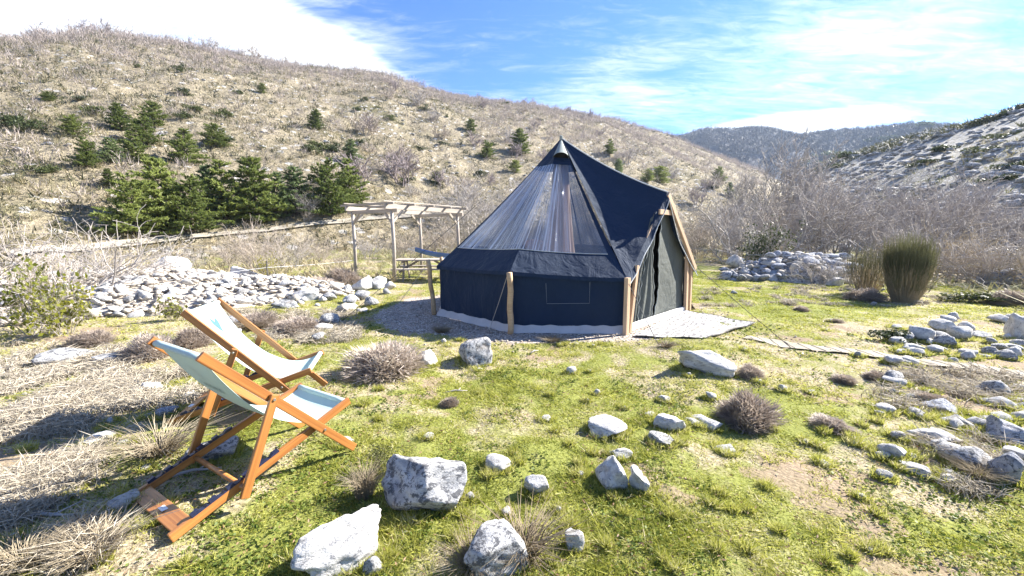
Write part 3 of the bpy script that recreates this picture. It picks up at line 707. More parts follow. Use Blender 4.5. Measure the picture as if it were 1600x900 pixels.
# ------------------------------------------------------------------ tent
def tent():
    m, t, b, _ = material('shade_blue_canvas'); v = geopos(t); oc = ocoord(t)
    nz = t.noise(oc, 2.2, 5, .6); weave = t.noise(t.mapping(oc, (1, 1, 1)), 220.0, 2)
    setc(t, b, t.mix(nz, (.0062, .0168, .044), (.013, .028, .058))); b.inputs['Roughness'].default_value = .82; b.inputs['Specular IOR Level'].default_value = .25  # grey-green cloth; the blue of its shade is put into the colour
    b.inputs['Sheen Weight'].default_value = .12; b.inputs['Sheen Roughness'].default_value = .4; b.inputs['Sheen Tint'].default_value = (.75, .85, .75, 1)
    fold_ = t.noise(t.mapping(oc, (1, 1, .45), (.5, .3, .4)), 3.2, 4, .55, 1.2)
    bump(t, b, t.math('ADD', t.math('ADD', t.math('MULTIPLY', t.noise(oc, 6.0, 3, .5, .4), .5), fold_), t.math('MULTIPLY', weave, .05)), .6, .06)
    canvas = m
    m, t, b, _ = material('grey_green_canvas'); oc = ocoord(t)
    setc(t, b, t.mix(t.noise(oc, 3., 5), (.055, .062, .055), (.11, .12, .105))); b.inputs['Roughness'].default_value = .8
    bump(t, b, t.noise(oc, 7.0, 4, .6, .5), .5, .04); door_m = m
    hem_m = plain('pale_groundsheet', (.46, .43, .41), .6, 0, .15, 5); hood_m = plain('vent_canvas', (.22, .25, .23), .8); pipe_m = plain('pale_piping', (.50, .52, .52), .7)
    black = plain('dark_inside_mesh', (.006, .006, .008), .8); white = plain('white_board', (.72, .71, .69), .55); zipm = plain('zip_tape', (.24, .26, .25), .7)
    # clear plastic window with milky creases, sky reflections painted in, running down from the peak
    pv = bpy.data.materials.new('clear_plastic'); pv.use_nodes = True; t = NT(pv.node_tree); out = t.n('ShaderNodeOutputMaterial')
    u_ = t.n('ShaderNodeAttribute', attribute_name='fold').outputs['Fac']; v_ = t.n('ShaderNodeAttribute', attribute_name='down').outputs['Fac']
    uv = t.n('ShaderNodeCombineXYZ', {0: u_, 1: v_}).outputs[0]
    st = t.noise(t.mapping(uv, (46, 1.3, 1)), 1.0, 4, .6, .35); st2 = t.noise(t.mapping(uv, (15, .8, 1), (0, 0, 0), (4, 0, 0)), 1.0, 3, .5, .3)
    crease = t.math('ADD', t.math('MULTIPLY', t.ramp(st, .46, .70), .55), t.math('MULTIPLY', t.ramp(st2, .44, .72), .45))
    crease = t.math('MULTIPLY', crease, t.ramp(u_, 1.75, 1.15))
    crease = t.math('ADD', t.math('MULTIPLY', crease, .85), t.math('ADD', .03, t.math('MULTIPLY', t.ramp(u_, 2.02, 1.98), .07)))
    fog = t.math('MULTIPLY', t.ramp(t.noise(t.mapping(uv, (5, 5, 1)), 1., 4), .4, .75), .06)
    df = t.n('ShaderNodeBsdfPrincipled', {'Base Color': (.84, .87, .94, 1), 'Roughness': .3}); df.inputs['Transmission Weight'].default_value = 0.0
    tl = t.n('ShaderNodeBsdfTranslucent', {'Color': (.88, .90, .95, 1)}); mk = t.n('ShaderNodeMixShader', {0: .5, 1: df.outputs[0], 2: tl.outputs[0]}); gm = t.n('ShaderNodeBsdfGlossy', {'Color': (.96, .98, 1, 1), 'Roughness': .28}); milky = t.n('ShaderNodeMixShader', {0: .72, 1: mk.outputs[0], 2: gm.outputs[0]})
    tr = t.n('ShaderNodeBsdfTransparent', {'Color': (.965, .975, .985, 1)}); gl = t.n('ShaderNodeBsdfGlossy', {'Color': (.95, .97, 1, 1), 'Roughness': .06})
    bp = t.n('ShaderNodeBump', {'Height': t.math('ADD', st, st2), 'Strength': .5, 'Distance': .03}); t.ln(bp.outputs[0], gl.inputs['Normal'])
    fr = t.n('ShaderNodeFresnel', {'IOR': 1.45}); t.ln(bp.outputs[0], fr.inputs['Normal'])
    clear = t.n('ShaderNodeMixShader', {0: fr.outputs[0], 1: tr.outputs[0], 2: gl.outputs[0]})
    t.ln(t.n('ShaderNodeMixShader', {0: t.math('ADD', crease, fog), 1: clear.outputs[0], 2: milky.outputs[0]}).outputs[0], out.inputs[0])

    O = Vector((.86, 8.02, 0)); root = empty('bell_tent', O)
    tag(root, 'canvas bell tent, navy in shade, with clear roof windows, wooden posts and an open porch', 'tent')
    def L(p): return Vector(p)-O
    apex = L((.93, 8.05, 3.25))
    E = [L(p) for p in ((-1.33, 7.25, .90), (-.03, 5.92, .915), (1.65, 5.86, .825), (3.47, 7.70, .80), (3.30, 9.35, .86), (1.85, 10.45, .90), (-.05, 10.35, .90), (-1.47, 8.95, .90))]
    pk = L((2.51, 6.77, 2.12))
    def roofpt(a, c, u, v, sag=.05, scal=.035):
        e = a.lerp(c, u); p = apex.lerp(e, v); out_ = Vector((e.x-apex.x, e.y-apex.y, 0)).normalized()
        k = 4*v*(1-v)*sag + scal*4*u*(1-u)*v
        n_ = .012*math.sin(u*9+v*4)*v*4*u*(1-u)
        return p-out_*(k*.75+n_)-Vector((0, 0, k*.65))
    def panel(a, c, u0, u1, v0, v1, mat, name, nu=14, nv=14, fold=0.0, off=0.0):
        V, fo, dn = [], [], []
        for j in range(nv+1):
            for i in range(nu+1):
                u, v = u0+(u1-u0)*i/nu, v0+(v1-v0)*j/nv; p = roofpt(a, c, u, v); V.append(p+p.normalized()*off*0); fo.append(u+fold); dn.append(v)
        F = [(j*(nu+1)+i, (j+1)*(nu+1)+i, (j+1)*(nu+1)+i+1, j*(nu+1)+i+1) for j in range(nv) for i in range(nu)]
        me = np_mesh(name, np.array([tuple(p) for p in V]), np.array(F), True, {'fold': ('FLOAT', np.array(fo)), 'down': ('FLOAT', np.array(dn))})
        return obj(name, me, mat, root)
    VT, VB = .225, .862
    win = {(0, 1): 0., (1, 2): 1., (3, 4): 5., (4, 5): 2., (5, 6): 3., (6, 7): 4.}
    for i, j in ((0, 1), (1, 2), (3, 4), (4, 5), (5, 6), (6, 7), (7, 0)):
        a, c = E[i], E[j]; ga, gc = float(H(a.x+O.x, a.y+O.y)), float(H(c.x+O.x, c.y+O.y))
        if (i, j) in win:
            lo_, hi_ = (.03, 1.0) if i != 1 else (0.0, .93)
            panel(a, c, 0, 1, .0, VT, canvas, 'roof_panel', 8, 5); panel(a, c, lo_, hi_, VT, VB, pv, 'clear_window', 22, 18, win[(i, j)])
            if lo_ > 0: panel(a, c, 0, lo_, VT, VB, canvas, 'window_border', 1, 12)
            if hi_ < 1: panel(a, c, hi_, 1, VT, VB, canvas, 'window_border', 1, 12)
            panel(a, c, 0, 1, VB, 1.0, canvas, 'roof_panel', 14, 5)
        else: panel(a, c, 0, 1, 0, 1, canvas, 'roof_panel', 12, 16)
        mb = MB().tube([roofpt(a, c, lo_+(hi_-lo_)*k/10, VB)+Vector((0, 0, .006)) for k in range(11)] if (i, j) in win else [roofpt(a, c, k/10, .99) for k in range(11)], .006, 5); mb.build('seam_piping', pipe_m, root)
        # valance below the eave and the wall
        def val(u, s, a=a, c=c):
            p = roofpt(a, c, u, 1.0); o = Vector((p.x, p.y, 0)).normalized(); return p+o*.012*s-Vector((0, 0, .055*s+.004*math.sin(u*23)*s))
        MB().grid(val, 16, 2).build('valance', canvas, root, True)
        def wall(u, s, a=a, c=c):
            p = a.lerp(c, u); o = Vector((p.x, p.y, 0)).normalized(); q = p-o*.05; zt = p.z-.01; zb = ga+(gc-ga)*u+.05
            diag = .018*math.sin((u*7+s*5.5))*math.sin(math.pi*s)*math.sin(math.pi*u)+.012*math.sin(u*21-s*3)*s*math.sin(math.pi*u)
            return Vector((q.x, q.y, zt+(zb-zt)*s))+o*diag
        MB().grid(wall, 26, 14).build('wall_panel', canvas, root, True)
        def hem(u, s, a=a, c=c):
            p = a.lerp(c, u); o = Vector((p.x, p.y, 0)).normalized(); q = p-o*(.045-.075*s-.012*math.sin(u*31)*s-.01*math.sin(u*13+1)*s); zb = ga+(gc-ga)*u
            return Vector((q.x, q.y, zb+.105*(1-s)+.006+.008*math.sin(u*40)*(1-s)))
        MB().grid(hem, 40, 4).build('groundsheet_hem', hem_m, root, True)
    # window pocket stitched on the front wall
    def wp(u, z): p = E[1].lerp(E[2], u); o = Vector((p.x, p.y, 0)).normalized(); return Vector((p.x, p.y, z))-o*.012
    MB().tube([wp(.31, .74), wp(.32, .44), wp(.69, .45), wp(.69, .76)], .0035, 5).build('stitched_pocket', plain('grey_stitching', (.16, .18, .21), .8), root)
    # porch roof
    def ridge_pt(t_): return apex.lerp(pk, t_)-Vector((0, 0, .34*t_*(1-t_)))
    def porch(a):
        def fn(u, v):
            top = ridge_pt(v); bot = apex.lerp(a, v); p = top.lerp(bot, u); nrm = (pk-apex).cross(a-apex).normalized()
            if nrm.z < 0: nrm = -nrm
            s = .16*4*u*(1-u)*v*(1-.35*v)+.016*math.sin(u*16+v*7)*v*math.sin(math.pi*u)
            return p-nrm*s
        MB().grid(fn, 18, 18).build('porch_roof', canvas, root, True)
        def flap(u, s):   # the hem of the porch roof turned down over the rafter
            p = pk.lerp(a, u); n0 = fn(u, 1.0); d = ((pk-apex).normalized()*.05-Vector((0, 0, .10)))
            return n0+d*s+Vector((.008*math.sin(u*17), .008*math.cos(u*13), 0))*s
        MB().grid(flap, 14, 2).build('porch_hem', canvas, root, True)
        MB().tube([flap(k/14, 1.0) for k in range(15)], .007, 5).build('seam_piping', pipe_m, root)
    porch(E[2]); porch(E[3])
    MB().tube([ridge_pt(k/14)+Vector((0, 0, .006)) for k in range(15)], .011, 6).build('ridge_piping', pipe_m, root)
    MB().tube([apex+Vector((0, 0, -.04)), apex+Vector((0, 0, .035)), apex+Vector((0, 0, .05))], [.035, .03, .012], 8).build('peak_cap', hood_m, root)
    # hooded vent just under the peak
    def hood(u, v):
        a = math.pi*u; c = roofpt(E[1], E[2], .42, .03+.15*v); side = (E[2]-E[1]).normalized(); out_ = Vector((0, -1, .75)).normalized()
        return c+side*(-math.cos(a))*(.02+.13*v)+out_*(math.sin(a)*(.02+.13*v)+.01)
    MB().grid(hood, 12, 8).build('vent_hood', hood_m, root, True)
    MB().add([hood(k/12, .93)-Vector((0, -.01, 0)) for k in range(13)], [tuple(range(13))]).build('vent_dark_fill', black, root)  # dark plane filling the arch, the shade inside painted as near-black
    # posts
    def log(p0, p1, r, nm='post', mt='log'):
        p0, p1 = Vector(p0)-O, Vector(p1)-O; n = 7; pts = [p0.lerp(p1, k/n)+Vector((.008*math.sin(k*1.7+p0.x), .008*math.cos(k*2.1), 0)) for k in range(n+1)]
        MB().tube(pts, [r*(1.05-.012*k) for k in range(n+1)], 12).build(nm, M[mt], root, True)
    log((-.02, 5.86, -.05), (-.03, 5.875, .90), .044); log((-1.40, 7.30, -.05), (-1.48, 7.22, 1.0), .040); log((-1.55, 8.98, -.05), (-1.55, 8.98, .95), .04); log((3.40, 9.40, -.05), (3.4, 9.4, .9), .04)
    def tim(p0, p1, wd=.075, th=.05, side=(.68, .73, 0)): bar('porch_timber', Vector(p0)-O, Vector(p1)-O, wd, th, M['timber'], root, side)
    tim((1.655, 5.82, -.05), (1.655, 5.83, .83), .085, .06)                       # corner post
    tim((1.74, 5.95, -.03), (1.86, 6.08, .99), .07, .045)                          # leaning leg
    tim((1.80, 6.12, .86), (2.44, 6.80, 1.97), .075, .05, (0, 0, 1))               # left rafter
    tim((2.52, 6.77, 2.09), (3.43, 7.66, .80), .085, .05, (0, 0, 1))               # right rafter
    tim((3.18, 7.46, 1.16), (3.24, 7.52, -.03), .085, .05); tim((3.32, 7.58, .96), (3.35, 7.62, -.03), .07, .045)
    tim((2.33, 6.57, 1.80), (2.69, 6.95, 1.80), .08, .03, (0, 0, 1))               # collar board
    # door: two flaps with a dark gap, set back in the porch frame
    c0, c1 = Vector((1.80, 6.06, 0)), Vector((3.22, 7.54, 0)); inw = Vector((-.72, .69, 0)).normalized()
    def dp(s, z, d=0.0): q = c0.lerp(c1, s)+inw*(.05+d); return Vector((q.x, q.y, z))-O
    def ztop(s): return (.95+(1.80-.95)*min(1, s/.36)) if s < .5 else (.95+.85*min(1, (1-s)/.36))
    def door(s0, s1, folds, deep, nm, topmax=9.):
        def fn(u, v):
            s = s0(v)+(s1(v)-s0(v))*u; zt = min(ztop(min(max(s, 0.), 1.)), topmax); z = .06+(zt-.06)*v
            return dp(s, z, deep*math.sin(u*folds)*(1-.4*v)+.01*math.sin(u*5+v*6))
        return MB().grid(fn, 34, 16).build(nm, door_m, root, True), fn
    edge = lambda v: .40+.035*math.sin(v*7)+.05*v
    _, f1 = door(lambda v: edge(v)+.045*math.sin(math.pi*v)+.012, lambda v: 1.0, 4., .012, 'door_flap')
    _, f2 = door(lambda v: .13+.26*v**2, lambda v: edge(v)-.03, 15., .022, 'door_flap')
    _, f3 = door(lambda v: 0.0+.30*v**3, lambda v: .15+.22*v**2, 9., .03, 'door_flap')
    for fnn, uu in ((f1, 0.), (f2, 1.), (f3, 1.)):
        MB().tube([fnn(uu, k/20)+Vector((.012*math.sin(k*2.3), -.012, 0)) for k in range(21)], .008, 5).build('zip_tape', zipm, root, True)
    MB().add([dp(0, .05, .12), dp(1, .05, .12), dp(1, .92, .12), dp(.64, 1.78, .12), dp(.36, 1.78, .12), dp(0, .92, .12)], [(0, 1, 2, 3, 4, 5)]).build('door_screen', black, root)  # near-black screen; the dark interior seen in the gap is its colour
    bar('door_sill', dp(-.01, .055, -.045), dp(1.0, .055, -.045), .10, .06, white, root)
    # floor and centre pole
    MB().add([Vector((e.x*.97, e.y*.97, float(H(e.x*.97+O.x, e.y*.97+O.y))*0+.035)) for e in E], [tuple(range(8))]).build('groundsheet', plain('grey_groundsheet', (.20, .20, .20), .8), root)
    MB().tube([Vector((apex.x, apex.y, .03)), apex-Vector((0, 0, .03))], .03, 10).build('centre_pole', M['timber'], root, True)
    # guy ropes with pegs
    def guy(p0, p1, mt='rope', r=.0045):
        p0, p1 = Vector(p0), Vector(p1); MB().tube([p0-O, p0.lerp(p1, .5)-O-Vector((0, 0, .015)), p1-O], r, 5).build('guy_rope', M[mt], root)
        d = (p1-p0).normalized(); MB().tube([p1-O+Vector((0, 0, .05))+d*.02, p1-O-Vector((0, 0, .08))-d*.03], .008, 6).build('tent_peg', M['steel'], root)
    g_ = lambda x, y: hit(x, y)
    guy((-.06, 5.86, .88), g_(765, 514)); guy((-1.45, 7.2, .98), g_(609, 492)); guy((3.49, 7.68, .82), g_(1252, 557), 'rope_dark'); guy((1.66, 5.84, .78), g_(1031, 543), 'rope_dark')
    guy((3.50, 7.72, .80), g_(1160, 470), 'rope_dark', .003); guy((1.0, 5.95, 0.0) if False else (-.55, 7.2, 2.0), g_(533, 503), 'rope_dark')
    return O, apex
O, apex = tent()
# things inside and before the tent
def curtain():
    m = leafmat('sheer_curtain', (.42, .33, .28), (.62, .54, .48), .45, .8); c = Vector((.93, 8.05, 0))
    def fn(u, v):
        a = math.pi*2*u; rr_ = (.10+.12*v+.10*v**3)*(1+.22*math.sin(a*7+v*2)); return c+Vector((math.cos(a)*rr_*1.15, math.sin(a)*rr_*.8-.02, 2.85-2.55*v))
    o = MB().grid(fn, 84, 18).build('curtain', m, None, True); tag(o, 'pale sheer curtain gathered round the centre pole inside the tent', 'curtain')
curtain()
def basket():
    root = empty('wicker_chair', (.45, 8.35, .04)); tag(root, 'pinkish woven chair back seen through the clear tent window', 'chair'); m = plain('pink_wicker', (.55, .36, .26), .8, 0, .3, 30); m2 = plain('wicker_dark', (.30, .17, .11), .8)
    def fn(u, v): a = math.pi*(.15+.7*u); return Vector((-.20*math.cos(a), .12*math.sin(a)-.1, .42+.84*v+.05*math.sin(math.pi*u)*v))
    MB().grid(fn, 16, 22).build('backrest', m, root, True)
    for k in range(9): MB().tube([fn(k/8, j/10)-Vector((0, .012, 0)) for j in range(11)], .008, 5).build('stake', m2, root)
    MB().box((-.24, -.36, .36), (.24, .06, .42)).build('seat', m, root, bevel=.01)
    for sx_ in (-.2, .2):
        for sy_ in (-.32, .02): MB().tube([(sx_, sy_, 0), (sx_*.95, sy_, .37)], .02, 8).build('leg', m2, root)
basket()
def rug():
    m, t, b, _ = material('leaf_pattern_rug'); oc = ocoord(t)
    wv_ = t.n('ShaderNodeTexWave', {'Vector': t.mapping(oc, (1, 1, 1), (0, 0, rad(40))), 'Scale': 3.4, 'Distortion': 7.0, 'Detail': 3.0, 'Detail Scale': 2.6}).outputs[1]
    vo = t.n('ShaderNodeTexVoronoi', {'Vector': t.mapping(oc, (5.5, 3, 1), (0, 0, rad(40))), 'Scale': 1.0}, feature='DISTANCE_TO_EDGE').outputs[0]
    c = t.mix(t.ramp(t.math('ADD', wv_, t.math('MULTIPLY', t.noise(oc, 9, 3), .35)), .30, .62), (.13, .125, .125), (.36, .345, .33)); c = t.mix(t.math('MULTIPLY', t.ramp(vo, .10, .02), .35), c, (.33, .31, .30))
    c = t.mix(t.math('MULTIPLY', t.ramp(t.noise(oc, 1.2, 3), .52, .68), .6), c, (.42, .37, .27))
    setc(t, b, c); b.inputs['Roughness'].default_value = .9; bump(t, b, t.noise(oc, 60, 3), .4, .004)
    q = [Vector((*G0(*p), 0)) for p in ((988, 527), (1072, 488), (1180, 508), (1101, 536))]; cen = sum(q, Vector())/4; zq = [float(H(a.x, a.y)) for a in q]
    def fn(u, v):
        p = q[0].lerp(q[1], v).lerp(q[3].lerp(q[2], v), u); p = p+Vector((.012*math.sin(v*9), .012*math.sin(u*8), 0))
        return Vector((p.x-cen.x, p.y-cen.y, zq[0]*(1-u)*(1-v)+zq[1]*v*(1-u)+zq[2]*u*v+zq[3]*u*(1-v)+.024+.008*math.sin(u*11+v*3)+.010*math.sin(v*14)*u))
    n = 28; mb = MB().grid(fn, n, n); base = len(mb.v)
    rim = [i for i in range(n)]+[(n)+j*(n+1) for j in range(n)]+[n*(n+1)+n-i for i in range(n)]+[(n-j)*(n+1) for j in range(n)]
    lowv = [(mb.v[i][0], mb.v[i][1], mb.v[i][2]-.012) for i in rim]; mb.v += lowv; R_ = len(rim)
    mb.f += [(rim[k], rim[(k+1) % R_], base+(k+1) % R_, base+k) for k in range(R_)]
    o = mb.build('rug', m, None, True); o.location = cen; tag(o, 'grey and white patterned rug laid on the ground at the tent door', 'rug')
rug()

# ------------------------------------------------------------------ deckchairs
SL = [(.190, .842), (.225, .775), (.285, .675), (.370, .555), (.460, .455), (.555, .372), (.680, .305), (.790, .283), (.890, .300), (.965, .335)]
def sling_pt(t_):
    x = min(max(t_, 0), 1)*(len(SL)-1); i = min(int(x), len(SL)-2); f = x-i
    p = [Vector(SL[min(max(k, 0), len(SL)-1)]) for k in (i-1, i, i+1, i+2)]
    return .5*((2*p[1])+(p[2]-p[0])*f+(2*p[0]-5*p[1]+4*p[2]-p[3])*f*f+(3*p[1]-p[0]-3*p[2]+p[3])*f**3)
CW = .585
def half_w(t_): return .262-.034*math.sin(math.pi*min(max(t_, 0), 1))
def text_mesh(body, size, font_shear=0.0):
    c = bpy.data.curves.new('lettering', 'FONT'); c.body = body; c.size = size; c.align_x = 'CENTER'; c.shear = font_shear; c.space_character = .95
    o = bpy.data.objects.new('lettering_source', c); COL.objects.link(o); bpy.context.view_layer.update()
    me = bpy.data.meshes.new_from_object(o.evaluated_get(bpy.context.evaluated_depsgraph_get()))
    bpy.data.objects.remove(o); return me
def deckchair(loc, rz, label):
    root = empty('deckchair', loc, rz); tag(root, label, 'deckchair', 'pair of wooden deckchairs')
    # local x runs from rear to front, y across (0 at the near side), z up
    teak = M['teak']; sling_m = MINT
    ends = {}
    for side in (0, 1):
        y0 = 0.0 if side == 0 else CW; sgn = 1 if side == 0 else -1
        bar('back_rail', (.168, y0, .862), (.992, y0, .012), .050, .024, teak, root, (.72, 0, .70), .005)
        bar('seat_rail', (-.012, y0+sgn*.028, .018), (.992, y0+sgn*.028, .338), .048, .024, teak, root, (-.31, 0, .95), .005)
        bar('prop_leg', (.490, y0-sgn*.026, .565), (.292, y0-sgn*.026, .062), .046, .022, teak, root, (.93, 0, -.37), .005)
        # notched rack on top of the seat rail
        d = Vector((.953, 0, .303)); n_ = Vector((-.303, 0, .953)); o_ = Vector((.085, y0+sgn*.028, .048))+n_*.022; mb = MB(); prof = []
        for k in range(5):
            a = k*.085
            prof += [(a, .0), (a, .016), (a+.034, .020), (a+.040, .006), (a+.062, .004), (a+.072, .012)]
        prof += [(.425, .018), (.455, .016), (.455, 0)]
        ptsA = [o_+d*a+n_*z+Vector((0, -.012, 0)) for a, z in prof]; ptsB = [p+Vector((0, .024, 0)) for p in ptsA]; nn = len(prof)
        mb.add(ptsA+ptsB, [tuple(range(nn)), tuple(reversed(range(nn, 2*nn)))]+[(k, k+nn, (k+1) % nn+nn, (k+1) % nn) for k in range(nn)])
        mb.build('notched_rack', M['navy_plastic'] if side else M['greywood'] if False else M['navy_plastic'], root)
        for bx_, bz_ in ((.780, .231), (.478, .541)):
            yy = y0-sgn*(.014 if bx_ > .7 else .038); MB().tube([(bx_, yy, bz_), (bx_, yy-sgn*.006, bz_)], [.009, .007], 10).build('bolt', M['steel'], root)
    def dowel(p, q, r, nm, mt=teak): MB().tube([p, q], r, 12).build(nm, mt, root, True)
    dowel((.185, .012, .842), (.185, CW-.012, .842), .016, 'top_bar'); dowel((.968, .03, .334), (.968, CW-.03, .334), .015, 'front_bar')
    dowel((.305, -.02, .112), (.305, CW+.02, .112), .014, 'prop_bar')
    bar('rear_board', (.045, .040, .040), (.045, CW-.040, .040), .085, .020, teak, root, (.953, 0, .303), .004)
    o = MB().box((.030, .235, .052), (.070, .285, .0545)).build('maker_label', M['white_label'], root)
    # canvas sling with thickness, rolled over both bars
    def sl(u, t_):
        p = sling_pt(t_); wv = half_w(t_); y = CW/2+(u*2-1)*wv; dish = .016*(1-(u*2-1)**2)*math.sin(math.pi*t_)
        return Vector((p.x+.004*math.sin(u*8+t_*9)*math.sin(math.pi*t_), y, p.y-dish))
    nu, nt = 18, 44; mb = MB().grid(lambda u, v: sl(u, v), nu, nt); top = len(mb.v)
    def nrm(t_): a, b = sling_pt(t_-.02), sling_pt(t_+.02); d = (b-a).normalized(); return Vector((-d.y, 0, d.x)) if True else None
    low = [sl(i/nu, j/nt)-nrm(j/nt)*.0022 for j in range(nt+1) for i in range(nu+1)]
    mb.add(low, [(j*(nu+1)+i, (j+1)*(nu+1)+i, (j+1)*(nu+1)+i+1, j*(nu+1)+i+1) for j in range(nt) for i in range(nu)])
    for i in (0, nu): mb.f += [(j*(nu+1)+i, (j+1)*(nu+1)+i, top+(j+1)*(nu+1)+i, top+j*(nu+1)+i) for j in range(nt)]
    sling = mb.build('sling', sling_m, root, True)
    for cx_, cz_, nm in ((.185, .842, 'sling_sleeve'), (.968, .334, 'sling_sleeve')):
        y0, y1 = CW/2-.258, CW/2+.258; MB().tube([(cx_, y0+(y1-y0)*k/6, cz_) for k in range(7)], .0195, 14).build(nm, sling_m, sling, True)
    # print: heart and lettering across the back, showing on both faces
    LEN = sum((sling_pt((k+1)/60)-sling_pt(k/60)).length for k in range(60))
    def onto(me_v, t0, up):        # x across the width, y up the back, in metres
        out_ = []
        for x, y in me_v:
            t_ = t0-y/LEN; p = sl(.5-x/(2*half_w(t_)), t_); out_.append(p+nrm(t_)*(.0022 if up else -.0050))
        return out_
    heart = [(.0, -.062), (-.020, -.030), (-.037, .000), (-.043, .022), (-.040, .038), (-.033, .044), (-.022, .040), (-.010, .030), (0, .014), (.010, .032), (.020, .046), (.030, .052), (.037, .048), (.041, .030), (.036, .002), (.020, -.032)]
    ht = onto([(a*1.12, b*1.12) for a, b in heart], .185, True); MB().add(ht, [tuple(range(16))]).build('heart_print', M['print'], sling)
    tm = text_mesh('lescabtas', .068); vs = [(v.co.x, v.co.y) for v in tm.vertices]
    for up, mt in ((True, PRINTF), (False, PRINTB)):
        me = tm.copy(); me.name = 'lettering'
        for v, q in zip(me.vertices, onto(vs, .300, up)): v.co = q
        me.update(); obj('lettering', me, mt, sling)
    return root
MINT = leafmat('mint_canvas', (.43, .55, .54), (.49, .60, .585), .14, .85)
PRINTF = plain('faded_teal_print', (.20, .32, .34), .8); PRINTB = plain('show_through_print', (.22, .34, .37), .8)
deckchair((-1.579, 1.751, float(H(-1.579, 1.751))+.016), rad(58.8), 'near wooden deckchair with mint canvas, seen from behind in front of the other')
deckchair((-2.563, 2.893, float(H(-2.563, 2.893))+.004), rad(15.1), 'far wooden deckchair with mint canvas and a teal heart on its back')

# ------------------------------------------------------------------ pergola, picnic table, hammock
def pergola():
    gw = M['greywood']; p1, p2 = Vector((-5.08, 13.25, 0)), Vector((-3.52, 12.19, 0)); k = Vector((1.60, 2.42, 0)); p3, p4 = p1+k, p2+k
    root = empty('pergola', p2.lerp(p3, .5)); tag(root, 'weathered wooden pergola with open rafters beside the tent', 'pergola'); o = root.location
    for i, p in enumerate((p1, p2, p3, p4)):
        q = p-o; zt = 2.22; g0 = float(H(p.x, p.y)); MB().tube([q+Vector((0, 0, g0-.1)), q+Vector((.02, 0, 1.1)), q+Vector((-.01, .01, zt))], [.058, .054, .048], 10).build('post', gw, root, True)
    d1, d2 = (p2-p1).normalized(), k.normalized(); Z = lambda z: Vector((0, 0, z))
    for a, b in ((p1, p3), (p2, p4)): bar('beam', a-o-d2*.25+Z(2.24), b-o+d2*.25+Z(2.24), .14, .07, gw, root, (0, 0, 1), .008)
    for a, b in ((p1, p2), (p3, p4)): bar('cross_beam', a-o-d1*.25+Z(2.13), b-o+d1*.25+Z(2.13), .11, .06, gw, root, (0, 0, 1), .008)
    for j in range(5):
        t_ = -.06+1.12*j/4; a = p1+k*t_; b = p2+k*t_
        bar('rafter', a-o-d1*.35+Z(2.34+.01*math.sin(j*5)), b-o+d1*.30+Z(2.33), .065, .05, gw, root, (0, 0, 1), .006)
    for j in range(3):
        t_ = j/2; a = p1.lerp(p2, t_); bar('roof_lath', a-o-d2*.3+Z(2.395), a-o+k+d2*.2+Z(2.40), .03, .05, gw, root, (0, 0, 1), .004)
    for p, d in ((p1, d2), (p2, d2), (p3, -d2), (p4, -d2), (p2, -d1), (p1, d1), (p4, -d1)):
        bar('knee_brace', p-o+Z(1.78), p-o+d*.42+Z(2.16), .07, .045, gw, root, (0, 0, 1), .005)
pergola()
def picnic_table():
    gw = M['greywood']; c = Vector((-2.75, 13.15, 0)); root = empty('picnic_table', (c.x, c.y, float(H(c.x, c.y))), rad(4)); tag(root, 'grey wooden picnic table with attached benches under the pergola', 'picnic table')
    for j in range(5): bar('table_plank', (-.95, -.34+.17*j, .66), (.95, -.34+.17*j, .66), .155, .04, gw, root, (0, 1, 0), .006)
    for s in (-1, 1):
        for j in range(2): bar('bench_plank', (-.95, s*.62+.14*j*s, .40), (.95, s*.62+.14*j*s, .40), .13, .04, gw, root, (0, 1, 0), .006)
    for x in (-.70, .70):
        bar('bench_beam', (x, -.80, .345), (x, .80, .345), .09, .045, gw, root, (0, 0, 1), .005); bar('top_beam', (x, -.38, .605), (x, .38, .605), .08, .045, gw, root, (0, 0, 1), .005)
        for s in (-1, 1): bar('leg', (x+.05, s*.60, -.04), (x+.05, s*.22, .60), .10, .045, gw, root, (0, 1, .5), .005)
        bar('brace', (x, 0, .36), (x*.35, 0, .63), .07, .04, gw, root, (0, 0, 1), .005)
picnic_table()
def hammock():
    a, b = Vector((-3.95, 15.6, .90)), Vector((-1.60, 13.9, .66)); root = empty('hammock', a.lerp(b, .5)); o = root.location
    tag(root, 'blue fabric hammock strung from the pergola towards the tent', 'hammock'); m = plain('blue_hammock', (.09, .16, .34), .8, 0, .2, 4); d = (b-a); nrm_ = Vector((-d.y, d.x, 0)).normalized()
    def fn(u, v): p = a.lerp(b, .14+.72*u)-Vector((0, 0, 0.14*math.sin(math.pi*(.14+.72*u)))); wv = .11*math.sin(math.pi*(.06+.88*u)); return p-o+nrm_*(v*2-1)*wv+Vector((0, 0, .16*(v*2-1)**2))
    MB().grid(fn, 24, 10).build('hammock_cloth', m, root, True)
    for k in range(6):
        MB().tube([a-o, fn(0, k/5)], .006, 5).build('cord', M['white_label'], root); MB().tube([b-o, fn(1, k/5)], .006, 5).build('cord', M['white_label'], root)
hammock()
def cloth():
    m = plain('pale_blue_cloth', (.20, .30, .46), .8, 0, .15, 5); c = Vector((-1.86, 12.4, 0)); z0 = .70
    def fn(u, v): return Vector((-.22+.5*u, -.1+.35*v-.12*u*u, (z0+.02 if u < .4 else z0+.02-(u-.4)*.75)+.015*math.sin(v*12+u*3)))
    o = MB().grid(fn, 14, 12).build('cloth', m, None, True); o.location = (c.x, c.y, float(H(c.x, c.y))); tag(o, 'pale blue cloth hanging over the end of the picnic table', 'cloth')
cloth()
